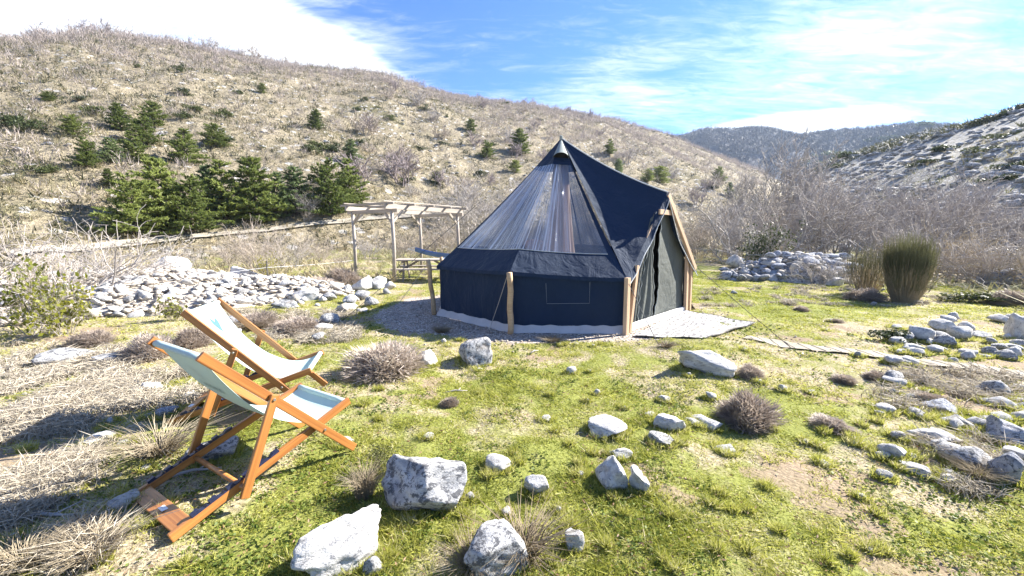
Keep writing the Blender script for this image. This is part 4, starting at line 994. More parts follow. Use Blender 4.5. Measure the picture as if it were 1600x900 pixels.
def stake_line():
    for pts, lab in (([(419, 458, .62), (110, 520, 0), (0, 0, 0)], ''),):
        pass
    for i, (px, py, hgt, lab) in enumerate(((420, 456, .78, 'thin metal stake at the right end of the rubble heap'), (1163, 437, .95, 'thin dark fence stake left of the tumbled wall'), (1572, 445, .9, 'thin dark fence stake below the brambles at the right edge'), (697, 416, .7, None))):
        if not lab: continue
        p = hit(px, py); o = MB().tube([(0, 0, -.1), (0, 0, hgt), (.01, 0, hgt+.01)], [.012, .012, .006], 6); o.add([(-.02, -.01, hgt*.8), (.02, -.01, hgt*.8), (.02, .01, hgt*.8), (-.02, .01, hgt*.8), (0, 0, hgt*.85)], [(0, 1, 4), (1, 2, 4), (2, 3, 4), (3, 0, 4), (3, 2, 1, 0)])
        o = o.build('fence_stake', M['rope_dark'], None); o.location = p; tag(o, lab, 'stake', 'fence stakes')
    a, b, c = hit(420, 456)+Vector((0, 0, .62)), at_depth(0, 466, 6.6), hit(556, 432)+Vector((0, 0, .55))
    MB().tube([b, b.lerp(a, .5)-Vector((0, 0, .03)), a, a.lerp(c, .5)-Vector((0, 0, .03)), c], .0035, 5).build('fence_wire', M['white_label'], None)
    tag(bpy.data.objects['fence_wire'], 'thin white fence wire strung across the rubble heap to the pergola', 'wire')
    a, b = hit(1163, 437)+Vector((0, 0, .8)), hit(1572, 445)+Vector((0, 0, .8)); o = MB().tube([a, a.lerp(b, .5)-Vector((0, 0, .05)), b], .0035, 5).build('fence_wire', M['white_label'], None)
    tag(o, 'thin fence wire between the two stakes on the right', 'wire')
stake_line()
def sticks():
    for px, py, L_, a, lab in ((712, 614, .22, .3, 'short grey stick lying on the turf in front of the tent'), (835, 551, .16, .9, 'pale broken branch stub on the turf near the gravel'), (300, 742, .30, .5, 'thin dry twig under the near deckchair'), (60, 815, .5, .25, 'bent dry branch in the chair shadow at the left')):
        p = hit(px, py); d = Vector((math.cos(a), math.sin(a), 0)); n_ = Vector((-d.y, d.x, 0))
        o = MB().tube([-d*L_*.5+Vector((0, 0, .012)), n_*L_*.06+Vector((0, 0, .022)), d*L_*.2+Vector((0, 0, .018)), d*L_*.5-n_*L_*.05+Vector((0, 0, .014))], [.010, .009, .007, .004], 6)
        o.tube([d*L_*.1+Vector((0, 0, .02)), d*L_*.25+n_*L_*.18+Vector((0, 0, .03))], [.006, .003], 5)
        o = o.build('stick', M['twig_pale'], None, True); o.location = p; tag(o, lab, 'stick')
sticks()
# ------------------------------------------------------------------ vegetation: single plants
def plant(name, parts, p, scale, rz, label, cat, group=None):
    """a plant of one or more parts; parts = [(part name, mesh, material)]"""
    root = empty(name, p, rz); root.scale = scale if isinstance(scale, (tuple, list)) else (scale,)*3
    tag(root, label, cat, group)
    for pn, me, mt in parts:
        o = bpy.data.objects.new(pn, me); COL.objects.link(o); o.parent = root
        if not me.materials: me.materials.append(mt)
    return root
def single(name, me, mat, p, scale, rz, label, cat, group=None):
    o = bpy.data.objects.new(name, me); COL.objects.link(o)
    if not me.materials: me.materials.append(mat)
    o.location = p; o.scale = scale if isinstance(scale, (tuple, list)) else (scale,)*3; o.rotation_euler = (0, 0, rz)
    return tag(o, label, cat, group)

PINES = []
for k_ in range(6):
    tr_, cr_ = pine_meshes(60+k_, (1.0, 1.25, .85, 1.1, 1.4, .75)[k_], (.10, .18, .12, .2, .15, .1)[k_]); tr_.materials.append(M['bark']); cr_.materials.append(M['pine_blue' if k_ in (2, 5) else 'pine']); PINES.append((tr_, cr_))
G_ROW, G_UP, G_SC = 'pines in the row along the track', 'pines of the upper cluster on the hillside', 'lone pines scattered on the hillside'
pl = [(117, 212, 32, 1, 'small spreading pine at the left end of the upper cluster', G_UP), (189, 204, 41, 0, 'dark pine at the top left of the upper cluster', G_UP), (240, 198, 38, 4, 'wide bushy pine at the top of the upper cluster', G_UP),
      (228, 226, 43, 1, 'pale green pine in the centre of the upper cluster', G_UP), (210, 253, 47, 3, 'pine at the lower middle of the upper cluster', G_UP), (136, 261, 45, 1, 'bluish pine at the lower left of the upper cluster', G_UP),
      (175, 255, 40, 2, 'dark pine between the two lower pines of the upper cluster', G_UP), (290, 257, 55, 3, 'open branched pine with a bare stem, right of the upper cluster', G_UP), (337, 230, 36, 4, 'broad low pine at the right end of the upper cluster', G_UP),
      (171, 291, 28, 0, 'small pale pine standing alone below the upper cluster', G_SC), (493, 203, 31, 0, 'lone upright dark pine high on the open slope', G_SC), (549, 256, 38, 2, 'dark pine above the right end of the pine row', G_SC),
      (214, 368, 92, 1, 'leftmost big pine of the row by the track', G_ROW), (255, 358, 106, 0, 'tallest pine of the row, second from its left end', G_ROW), (302, 362, 84, 1, 'broad pine in front of the tallest pine of the row', G_ROW),
      (353, 345, 92, 3, 'fourth pine from the left in the row by the track', G_ROW), (403, 350, 99, 0, 'tall pine near the middle of the row by the track', G_ROW), (464, 336, 74, 2, 'slimmer pine behind bare bushes in the row', G_ROW),
      (516, 338, 84, 1, 'big pine second from the right end of the row', G_ROW), (548, 322, 72, 3, 'pine at the right end of the row by the track', G_ROW), (330, 338, 78, 5, 'shaded pine at the back of the row', G_ROW), (435, 342, 72, 5, 'narrow pine at the back of the row, right of its middle', G_ROW),
      (812, 241, 38, 0, 'dark upright pine just left of the tent peak', G_SC), (761, 247, 26, 1, 'small pine further left of the tent peak', G_SC), (735, 206, 20, 4, 'low bushy pine higher up left of the tent peak', G_SC),
      (952, 242, 24, 3, 'pine above the tent ridge, to the right of the peak', G_SC), (1031, 286, 26, 4, 'wide pine just above the porch ridge', G_SC), (1012, 284, 20, 1, 'small pine beside the wide pine above the porch ridge', G_SC), (1123, 283, 22, 1, 'dark pine on the slope end above the thicket', G_SC),
      (1140, 309, 24, 5, 'slim blue green pine low in the thicket right of the porch', G_SC), (966, 272, 24, 2, 'dark pine touching the tent ridge line', G_SC), (804, 270, 20, 4, 'bushy pine peeping over the clear window', G_SC),
      (683, 287, 20, 4, 'small bushy pine left of the clear window', G_SC), (115, 200, 12, 4, 'tiny pine left above the upper cluster', G_SC), (75, 158, 16, 4, 'small pine near the left edge high on the slope', G_SC), (409, 145, 15, 4, 'small dark pine under the ridge scrub', G_SC)]
for i, (px, py, hp, v_, lab, gr) in enumerate(pl):
    p = hit(px, py); s = hp*view_depth(p)/FPX
    plant('pine_tree', [('trunk', PINES[v_][0], None), ('crown', PINES[v_][1], None)], p-Vector((0, 0, .1)), (s*((1.15 if gr == G_ROW else 1.35)+.15*math.sin(i*2.3)), s*(1.20+.15*math.cos(i*1.9)), s), i*1.7, lab, 'pine tree', gr)

def leafy_bush(seed, n=900, size=.10, squash=.75, lobes=7):
    rn = np.random.default_rng(seed); C = []
    cs = rn.normal(size=(lobes, 3))*[.26, .26, .16]+[0, 0, .42]
    for k in range(n):
        c = cs[rn.integers(lobes)]; d = rn.normal(size=3); d /= np.linalg.norm(d); C.append(c+d*.30*rn.random()**.45*[1, 1, squash])
    C = np.array(C); C[:, 2] = np.abs(C[:, 2]); V, F = leaf_quads(C, size, seed); return np_mesh('leafy_bush', V, F)
JUN = [leafy_bush(500+i, 800, .11, .7, 5+i) for i in range(4)]
for m_ in JUN: m_.materials.append(M['juniper'])
TW = {}
def tw(kind, seed, mat, **kw):
    me, tips = twig_mesh('bare_twigs', seed, **kw); me.materials.append(M[mat]); TW.setdefault(kind, []).append((me, tips))
for i in range(3):
    tw('thicket', 700+i, ('twig_grey', 'twig_pale', 'twig_grey')[i], stems=11, levels=4, kids=(5, 4, 4), lean=.6, r0=.010, first=.36, minr=.0016)
    tw('brown', 720+i, ('twig_brown', 'twig_grey', 'twig_brown')[i], stems=12, levels=4, kids=(5, 4, 4), lean=.8, r0=.010, first=.34, minr=.0020)
    tw('bramble', 740+i, ('twig_pale', 'twig_pale', 'twig_straw')[i], stems=26, levels=3, kids=(5, 4), lean=1.7, r0=.012, curve=.5, up=-.1, first=.5, minr=.0030, base=.35)
    tw('tree', 760+i, 'twig_straw' if i == 0 else 'twig_grey', stems=5, levels=5, kids=(5, 4, 4, 3), lean=.45, r0=.020, first=.30, minr=.0022, base=.04)
for i in range(4): tw('far', 780+i, ('twig_mauve', 'twig_grey', 'twig_mauve', 'twig_brown')[i], stems=6, levels=4, kids=(4, 4, 3), lean=.6, r0=.022, first=.36, minr=.0075, base=.10)

def bush(px, top, Y, kind, v_, label, group, wide=1.0, name='bare_bush', cat='bush', dx=0):
    t_ = at_depth(px, top, Y); p = gpt(t_.x, Y); hh = t_.z-p.z; me = TW[kind][v_ % len(TW[kind])][0]
    return single(name, me, None, p, (hh*wide, hh*wide, hh), px*.37, label, cat, group)
GT = 'bare bushes of the thicket on the right'
for px, top, Y, kd, v_, wd, lab in (
    (1095, 318, 22, 'brown', 0, 1.0, 'low brown bare bush just right of the porch'), (1130, 300, 24, 'thicket', 0, 1.0, 'grey bare bush behind the lawn right of the porch'), (1165, 300, 20, 'brown', 1, 1.0, 'rounded brown bush left of the pale green shrub'),
    (1150, 268, 32, 'tree', 1, .9, 'small bare tree standing behind the brown bushes'), (1200, 290, 19, 'bramble', 0, .8, 'tangle of pale arching canes under the round bare tree'), (1240, 285, 21, 'brown', 2, 1.0, 'brown bare bush right under the round bare tree'),
    (1275, 272, 20, 'thicket', 1, .9, 'grey bush above the left end of the tumbled wall'), (1312, 266, 19, 'thicket', 0, 1.0, 'tall grey bush straight above the tumbled wall'), (1350, 275, 20, 'thicket', 2, 1.0, 'grey bush between tumbled wall and broom'), (1390, 278, 21, 'thicket', 1, 1.0, 'grey bush right behind the broom'),
    (1432, 270, 19, 'thicket', 0, 1.0, 'tall grey bush right of the broom'), (1470, 282, 18, 'brown', 1, 1.0, 'greyish bush midway between broom and right edge'), (1515, 262, 20, 'tree', 2, 1.0, 'bare tree with a fan shaped crown near the right edge'), (1560, 285, 18, 'thicket', 2, 1.0, 'grey bush beside the fan shaped tree'),
    (1600, 290, 17, 'thicket', 1, 1.0, 'grey bush cut by the right edge'), (1500, 335, 13.5, 'bramble', 1, 1.0, 'pale bramble tangle left of the right stake'), (1570, 340, 12.5, 'bramble', 0, 1.0, 'pale bramble tangle around the right stake'), (1450, 350, 14, 'bramble', 2, .9, 'straw coloured bramble tangle right behind the broom'),
    (1280, 395, 12.0, 'brown', 1, 1.4, 'low dry bush growing on the tumbled wall'), (1350, 400, 11.0, 'brown', 0, 1.2, 'low dry bush between tumbled wall and broom'), (1600, 370, 11.5, 'bramble', 2, 1.0, 'low bramble at the right edge above the boulder'), (1075, 330, 27, 'brown', 2, 1.1, 'brown bush half hidden by the porch rafter'),
    (1540, 372, 11.5, 'brown', 2, 1.2, 'low brown bush above the grey boulder on the right'), (1410, 330, 15, 'thicket', 2, .9, 'thin grey bush rising straight behind the broom')):
    bush(px, top, Y, kd, v_, lab, GT, wd)
tw('round', 790, 'twig_grey', stems=7, levels=5, kids=(5, 5, 4, 4), lean=.55, r0=.018, first=.30, minr=.0026, base=.03, up=.3)
bush(1222, 231, 34, 'round', 0, 'round crowned bare tree standing above the thicket', None, .85, 'bare_tree', 'tree')
GL = 'bare bushes of the valley floor on the left'
for px, top, Y, kd, v_, wd, lab in (
    (20, 335, 7.6, 'bramble', 0, 1.0, 'grey leafless shrub with spiky branches at the left edge'), (95, 350, 8.6, 'bramble', 1, 1.0, 'pale spiky dead shrub above the rubble heap'), (175, 372, 10.6, 'bramble', 0, 1.1, 'low spiky dead shrub behind the rubble heap'), (160, 318, 27, 'brown', 0, 1.3, 'brown bush left of the pine row'), (100, 330, 25, 'brown', 1, 1.3, 'dull bush near the left edge above the dead shrubs'),
    (45, 320, 28, 'brown', 2, 1.3, 'brownish bush at the left edge below the slope'), (405, 345, 15, 'brown', 0, 1.1, 'large straw coloured bush behind the right end of the rubble heap'), (450, 362, 16, 'brown', 1, 1.0, 'straw coloured bush right of the largest one'), (360, 372, 17, 'brown', 2, 1.1, 'straw coloured bush left of the largest one'), (290, 390, 16, 'brown', 1, 1.4, 'low dry bush behind the pointed white boulder'),
    (500, 372, 20, 'brown', 2, 1.1, 'bare bush left of the pergola'), (530, 392, 18, 'brown', 0, 1.2, 'low mauve bush at the left pergola post'), (575, 362, 22, 'brown', 1, 1.1, 'bare bush seen through the pergola, left'), (632, 352, 22, 'brown', 2, 1.1, 'bare bush seen through the pergola, right'), (690, 335, 24, 'brown', 0, 1.2, 'bare bush right behind the pergola'),
    (735, 285, 34, 'thicket', 0, 1.2, 'grey bush at the left edge of the tent roof'), (690, 292, 38, 'thicket', 1, 1.2, 'grey mauve bush above the pergola'), (770, 278, 40, 'brown', 1, 1.2, 'brown bush behind the clear window'), (640, 285, 42, 'thicket', 2, 1.3, 'grey bush above the pergola, left of the others'), (600, 305, 36, 'brown', 2, 1.2, 'brown bush above the left end of the pergola'),
    (475, 300, 31, 'thicket', 1, 1.0, 'grey bush among the pines of the row'), (152, 345, 24, 'bramble', 2, .9, 'straw coloured dead shrub at the left end of the track'), (225, 408, 9.6, 'bramble', 2, 1.2, 'low straw coloured bramble growing out of the rubble crest'), (335, 428, 9.4, 'brown', 2, 1.5, 'low dry bush on the right end of the rubble heap'), (140, 425, 8.8, 'brown', 1, 1.4, 'low dry bush in the middle of the rubble heap')):
    bush(px, top, Y, kd, v_, lab, GL, wd)

# leafy plants
def leafy_plant(px, top, Y, tips_me, label, wide=1.0, leaf=.07, n=700, mat='boxleaf', seed=1, name='leafy_shrub', density_top=True):
    me, tips = tips_me; t_ = at_depth(px, top, Y); p = gpt(t_.x, Y); hh = t_.z-p.z; rn = np.random.default_rng(seed)
    sel = tips[rn.integers(len(tips), size=n)]+rn.normal(size=(n, 3))*.035; V, F = leaf_quads(sel, leaf, seed, 0, .6)
    lm = np_mesh('leaves', V, F); lm.materials.append(M[mat])
    return plant(name, [('stems', me, None), ('leaves', lm, None)], p, (hh*wide, hh*wide, hh), seed, label, 'shrub')
leafy_plant(28, 400, 5.9, TW['brown'][0], 'yellow green leafy shrub climbing at the left edge of the rubble heap', .70, .075, 750, seed=3)
leafy_plant(90, 446, 5.8, TW['brown'][1], 'low leafy bramble with yellowing leaves in front of the rubble heap', .90, .085, 900, seed=4)
leafy_plant(266, 464, 6.6, TW['brown'][2], 'small green plant among the stones behind the far deckchair', .8, .16, 260, seed=5)
leafy_plant(1208, 348, 14.5, TW['thicket'][0], 'pale green leafy shrub left of the tumbled wall', .75, .055, 1500, 'juniper', 6)
leafy_plant(415, 395, 13.6, TW['brown'][2], 'greenish shrub at the foot of the large straw coloured bush', .8, .07, 500, 'boxleaf', 7)
leafy_plant(1512, 452, 8.8, TW['brown'][1], 'fresh green leafy plant near the grey boulder on the right', 1.3, .14, 300, 'boxleaf', 8)
def low_bush(px, by, wpx, hpx, me, mat, label, name='juniper', cat='shrub', group=None):
    p = hit(px, by); vd = view_depth(p); wv, hv = wpx*vd/FPX, hpx*vd/FPX; d = Vector((p.x, p.y, 0)).normalized()
    return single(name, me, mat, p+d*wv*.3-Vector((0, 0, .03*hv)), (wv, wv*.9, hv), px*.71, label, cat, group)
low_bush(1386, 537, 52, 34, JUN[0].copy(), None, 'small dark juniper beside the sandy path')
low_bush(1085, 392, 36, 18, JUN[1].copy(), None, 'low green shrub on the far lawn right of the porch')
low_bush(1520, 474, 60, 26, JUN[2].copy(), None, 'spreading green shrub below the brambles')
low_bush(590, 745, 64, 56, leafy_bush(91, 1600, .045, .9, 9), M['cushion_green'], 'small yellowish shrub against the side of the big grey boulder', 'small_shrub')

def broom():
    rn = np.random.default_rng(77); n = 2000; a = rn.uniform(0, 2*math.pi, n); q = np.sqrt(rn.random(n)); b0 = np.stack([np.cos(a)*q*.13, np.sin(a)*q*.13, np.zeros(n)], -1)
    top = np.stack([np.cos(a)*q*.30, np.sin(a)*q*.28, rn.uniform(.55, 1.0, n)**.6*(1-.10*q)*(1+.10*np.sin(a*5+q*9))], -1)+rn.normal(size=(n, 3))*.03; fr_ = rn.uniform(.22, .75, n)[:, None]; mid = b0+(top-b0)*fr_+rn.normal(size=(n, 3))*.012+np.stack([np.cos(a)*q*.05, np.sin(a)*q*.05, 0*q], -1)
    V, F = prisms(b0, mid, np.full(n, .0028), np.full(n, .0024)); V2, F2 = prisms(mid, top, np.full(n, .0026), np.full(n, .0010))
    p = hit(1412, 472); hh = 104*view_depth(p)/FPX
    root = plant('broom_shrub', [('stem_bases', np_mesh('stem_bases', V, F), M['twig_straw']), ('green_stems', np_mesh('green_stems', V2, F2), M['broomleaf'])], p, hh, 0, 'dense upright green broom shrub at the edge of the right lawn', 'shrub')
    k = 300; V3, F3 = prisms(b0[:k]*.8, mid[:k], np.full(k, .0026), np.full(k, .002)); V4, F4 = prisms(mid[:k], top[:k], np.full(k, .0022), np.full(k, .0009))
    p2 = at_depth(1362, 378, 9.9); b = gpt(p2.x, 9.9); s = p2.z-b.z; plant('broom_shrub', [('stem_bases', np_mesh('stem_bases', V3, F3), M['twig_straw']), ('green_stems', np_mesh('green_stems', V4, F4), M['broomleaf'])], b, (s*1.25, s*1.1, s), 2., 'thinner broom shrub half hidden behind the dense one', 'shrub')
broom()

# cushion shrubs and dry tufts
def cushion(seed, n=1500, spike=.095, wv=.010):
    rn = np.random.default_rng(seed); d = rn.normal(size=(n, 3)); d[:, 2] = np.abs(d[:, 2])*.9+.05; d /= np.linalg.norm(d, axis=1, keepdims=True)
    lump = 1+.40*fbm(d[:, 0]*1.7+seed, d[:, 1]*1.7, d[:, 2]*1.7, o=3); rr_ = rn.uniform(.30, .98, n)**.6*lump
    P = d*rr_[:, None]*[.5, .5, .78]; D_ = (d+rn.normal(size=(n, 3))*.45+[0, 0, .35])*[.5, .5, .6]*spike*2*rn.uniform(.5, 1.2, n)[:, None]
    V, F = blades(P, D_, wv*2, seed); P0, P1 = P*.08, P
    k = n//6; V2, F2 = prisms(P0[:k], P1[:k], np.full(k, .008), np.full(k, .004))
    F2 = np.concatenate([F2[:, [0, 1, 2]], F2[:, [0, 2, 3]]]); return np_mesh('cushion', np.concatenate([V, V2]), np.concatenate([F, F2+len(V)]))
CU = [cushion(800+i, 6000) for i in range(4)]; CUW = [c.copy() for c in CU]
for i, c in enumerate(CU): c.materials.append(M['cushion'])
for c in CUW: c.materials.append(M['cushion_green'])
GC = 'grey mauve cushion shrubs'
for px, by, wp_, hp_, v_, lab in ((603, 592, 128, 62, 0, 'large mauve grey cushion shrub in the turf before the gravel pad'), (1163, 676, 104, 60, 1, 'dark rounded cushion shrub beside the thin flat stones'), (1300, 673, 62, 20, 2, 'flat dull cushion shrub right of the dark rounded one'),
     (705, 637, 30, 18, 3, 'tiny dark cushion shrub in the middle of the turf'), (236, 564, 84, 44, 1, 'cushion shrub behind the top of the near deckchair'), (296, 545, 66, 40, 2, 'cushion shrub between the two deckchair backs'), (402, 515, 66, 30, 0, 'cushion shrub right of the far deckchair top'),
     (468, 520, 86, 28, 3, 'wide pale cushion shrub left of the gravel pad'), (1318, 600, 34, 16, 0, 'small reddish cushion shrub near the path, left one'), (1366, 596, 40, 15, 1, 'small reddish cushion shrub near the path, right one'), (1168, 592, 40, 26, 3, 'dark cushion shrub against the squared white block'),
     (345, 520, 50, 28, 1, 'cushion shrub behind the far deckchair canvas'), (1195, 424, 60, 20, 2, 'low cushion shrub at the grass edge left of the tumbled wall'), (1280, 440, 56, 22, 0, 'rounded cushion shrub in front of the tumbled wall'), (1352, 470, 60, 24, 3, 'dull cushion shrub in the grass left of the broom'), (1580, 478, 60, 26, 1, 'reddish cushion shrub at the right edge beyond the path'),
     (540, 446, 70, 34, 2, 'mauve cushion shrub at the left pergola post'), (500, 452, 60, 24, 3, 'mauve cushion shrub in the broken row of stones'), (1450, 632, 44, 20, 0, 'dark cushion shrub above the right rock cluster'), (1340, 440, 44, 20, 1, 'cushion shrub at the right end of the tumbled wall'),
     (1255, 486, 24, 9, 2, 'tiny flat cushion on the right lawn, upper one'), (1305, 505, 24, 8, 3, 'tiny flat cushion on the right lawn, lower one'), (150, 540, 70, 26, 2, 'low cushion shrub in front of the leafy bramble')):
    low_bush(px, by, wp_, hp_, (CU if v_ != 9 else CUW)[v_], None, lab, 'cushion_shrub', 'shrub', GC)
def tuft(seed, n=260, curl=.5):
    rn = np.random.default_rng(seed); a = rn.uniform(0, 2*math.pi, n); q = rn.random(n); b0 = np.stack([np.cos(a)*q*.18, np.sin(a)*q*.18, np.zeros(n)], -1); out_ = np.stack([np.cos(a), np.sin(a), np.zeros(n)], -1)
    L_ = rn.uniform(.5, 1.0, n)[:, None]; le = rn.uniform(.15, .85, n)[:, None]*curl*1.4
    m1 = b0+(out_*le*.4+[0, 0, .5])*L_; m2 = m1+(out_*le*.9+[0, 0, .30]+rn.normal(size=(n, 3))*.10)*L_*.75; w0 = .012
    V, F = prisms(b0, m1, np.full(n, w0*.55), np.full(n, w0*.45)); V2, F2 = prisms(m1, m2, np.full(n, w0*.45), np.full(n, w0*.1))
    return np_mesh('tuft', np.concatenate([V, V2]), np.concatenate([F, F2+len(V)]))
TU = [tuft(840+i, 300, (.7, .9, .6)[i]) for i in range(3)]
for m_ in TU: m_.materials.append(M['drytuft'])
GD = 'dry grass tufts'
for px, by, wp_, hp_, v_, lab in ((815, 905, 150, 86, 0, 'large dry grass tuft in front of the weathered boulder at the bottom edge'), (740, 912, 90, 70, 1, 'dry grass tuft left of the weathered boulder at the bottom edge'), (252, 722, 112, 62, 1, 'pale dry tuft between the two deckchairs'), (570, 788, 70, 74, 2, 'dry grass tuft beside the big grey boulder'),
     (1525, 758, 70, 50, 0, 'dry tuft between the upright slab and the broad rock'), (1040, 545, 36, 14, 1, 'small dry tuft at the edge of the rug'), (862, 538, 44, 16, 2, 'small dry tuft at the edge of the gravel pad'), (690, 522, 40, 16, 0, 'dry tuft at the left edge of the gravel pad'), (150, 895, 130, 70, 2, 'dry grass tuft at the bottom left corner'), (40, 905, 120, 80, 0, 'tall dry grass tuft in the bottom left corner'), (390, 520, 60, 24, 2, 'dry tuft behind the far deckchair foot')):
    low_bush(px, by, wp_, hp_, TU[v_], None, lab, 'dry_grass_tuft', 'grass tuft', GD)

# ------------------------------------------------------------------ vegetation of the hills
TH0, TH1 = rad(-60), rad(60)
def on_hill(T, s, th):
    F_ = np.interp(th, T[:, 0], T[:, 3]); R_ = np.interp(th, T[:, 0], T[:, 2]); r = F_+(R_-F_)*s; return r*np.sin(th), r*np.cos(th), r
rnh = np.random.default_rng(99)
pts_ = []
while len(pts_) < 60:
    px, py = rnh.uniform(0, 1120), rnh.uniform(90, 330)
    p = hit(px, py)
    if p is None or p.length < 30 or p.length > 300: continue
    if 100 < px < 580 and py > 240: continue
    pts_.append((p, px))
for i, (p, px) in enumerate(pts_):
    s = rnh.uniform(.6, 1.5); single('hill_shrub', JUN[i % 4], None, p-Vector((0, 0, .1)), (s*1.35, s*1.35, s), i*2.1, 'one of the small dark green shrubs dotted over the left hillside', 'shrub', 'dark shrubs dotted over the left hillside')
for px, py, wp_, hp_, lab in ((1437, 203, 30, 20, 'dark shrub standing out on the crest of the right slope'), (1393, 219, 24, 12, 'low shrub on the crest left of the dark one'), (1375, 222, 26, 14, 'olive shrub on the right crest, leftmost of three'), (1330, 246, 40, 16, 'dark shrub on the left shoulder of the right slope'), (1295, 250, 34, 22, 'dark shrub where right slope meets the far hill'), (1310, 262, 30, 12, 'olive shrub below the left shoulder of the right slope'),
     (1500, 183, 22, 9, 'flat shrub on the upper crest of the right slope'), (1560, 186, 44, 16, 'broad olive shrub near the top right corner of the slope'), (1540, 192, 40, 10, 'flat olive shrub left below the broad one'), (1595, 156, 26, 14, 'shrub on the crest at the right edge'), (1575, 214, 46, 12, 'olive shrub on the stony slope near the right edge'), (1477, 238, 30, 20, 'dark upright shrub in the middle of the stony slope'), (1445, 258, 40, 14, 'olive shrub low on the stony slope'),
     (1535, 240, 44, 18, 'dull shrub on the stony slope left of the edge'), (1590, 262, 40, 18, 'olive shrub low at the right edge'), (1560, 285, 44, 20, 'olive shrub above the fan shaped tree'), (1255, 262, 30, 18, 'dark bush in the gap below the far hill')):
    low_bush(px, py, wp_, hp_, JUN[int(px) % 4], None, lab, 'hill_shrub', 'shrub', 'shrubs on the stony right slope')
for i in range(46):                                  # bigger bare bushes one can pick out on the slope
    while True:
        px, py = rnh.uniform(560, 1120), rnh.uniform(135, 330); p = hit(px, py)
        if p is not None and 40 < p.length < 260: break
    s = rnh.uniform(1.6, 3.4); single('hill_bush', TW['far'][i % 4][0], None, p-Vector((0, 0, .1)), (s*1.2, s*1.2, s), i*1.9, 'one of the larger bare bushes on the slope around and behind the tent', 'bush', 'larger bare bushes on the slope behind the tent')
for i in range(95):                                  # bare trees one can tell apart along the skyline
    px = 1100*(i+.5+rnh.uniform(-.4, .4))/95; th = azel(px, 200)[0]; x, y, r = on_hill(RL, rnh.uniform(.90, 1.0), th); x, y = float(x), float(y)
    s = rnh.uniform(2.6, 5.2)*(1.0 if px < 700 else .85); single('skyline_tree', TW['far'][i % 4][0], None, gpt(x, y, -.15), (s, s, s), i*1.3, 'one of the small bare trees along the skyline of the left ridge', 'tree', 'bare trees along the left ridge')

def fans(x, y, z, hgt, k, seed, width, lean=.55):
    """many thin upright triangles per bush: far scrub that reads as one mass"""
    rn = np.random.default_rng(seed); n = len(x); P = np.repeat(np.stack([x, y, z], -1), k, 0); hh = np.repeat(hgt, k)[:, None]; d = rn.normal(size=(n*k, 3)); d[:, 2] = 0
    st = P+d*hh*.22*[1, 1, 0]+np.stack([0*hh[:, 0], 0*hh[:, 0], hh[:, 0]*rn.random(n*k)*.45], -1); D_ = (d*lean*.5+np.stack([0*hh[:, 0], 0*hh[:, 0], rn.uniform(.3, .75, n*k)], -1))*hh
    return blades(st, D_, np.repeat(hgt, k)*width, seed)
def domes(x, y, z, hgt, k, seed, width, ln=.34):
    """a rounded cloud of short twigs per bush"""
    rn = np.random.default_rng(seed); n = len(x); P = np.repeat(np.stack([x, y, z], -1), k, 0); hh = np.repeat(hgt, k)[:, None]; d = rn.normal(size=(n*k, 3)); d /= np.linalg.norm(d, axis=1, keepdims=True); d[:, 2] = np.abs(d[:, 2])
    asp = np.repeat(rn.uniform(.45, .85, n), k)[:, None]; q = d*rn.random((n*k, 1))**.45; st = P+q*hh*np.concatenate([asp, asp, np.full_like(asp, .8)], 1)
    D_ = (d*.6+rn.normal(size=(n*k, 3))*.5+[0, 0, .55])*hh*ln
    return blades(st, D_, np.repeat(hgt, k)*width, seed)
def hill_points(T, n, s0, s1, seed, pw=1.0, t0=TH0, t1=TH1):
    rn = np.random.default_rng(seed); th = rn.uniform(t0, t1, n); s = s0+(s1-s0)*rn.random(n)**pw; x, y, r = on_hill(T, s, th); return x, y, H(x, y), r, s, th, rn
# bare scrub, thick below the ridge and thinning out down the slope
x, y, z, r, s, th, rn = hill_points(RL, 19000, .04, 1.03, 21, 1.0, TH0, azel(1200, 270)[0])
den = fbm(x*.05+2, y*.05, o=3)*.5+.5; keep = rn.random(len(x)) < np.clip((s-.52)*2.2+den*.9-.10+.75*sstep(th, -.35, .25)*sstep(s, .02, .3), .10, 1)*.85
x, y, z, s = x[keep], y[keep], z[keep], s[keep]; hg = rn.uniform(.7, 2.3, len(x))*(.75+.45*s-.35*sstep(s, .85, 1.))
V, F = domes(x, y, z-.1, hg, 52, 5, .030, .24); tag(obj('bare_scrub', np_mesh('bare_scrub', V, F), leafmat('mauve_scrub', (.20, .165, .145), (.39, .335, .30), .2)), 'mauve grey leafless scrub thickening towards the left ridge', 'scrub', None, 'stuff')
x, y, z, r, s, th, rn = hill_points(RL, 13000, .0, .97, 31, 1.1, TH0, azel(1200, 270)[0]); hg = rn.uniform(.2, 1.0, len(x))**1.3*(.7+.7*s)
V, F = domes(x, y, z-.05, hg, 14, 15, .13); tag(obj('heath', np_mesh('heath', V, F), leafmat('dark_heath', (.070, .072, .036), (.18, .165, .10), .1)), 'dark low heath dotted thickly over the left hillside', 'heath', None, 'stuff')
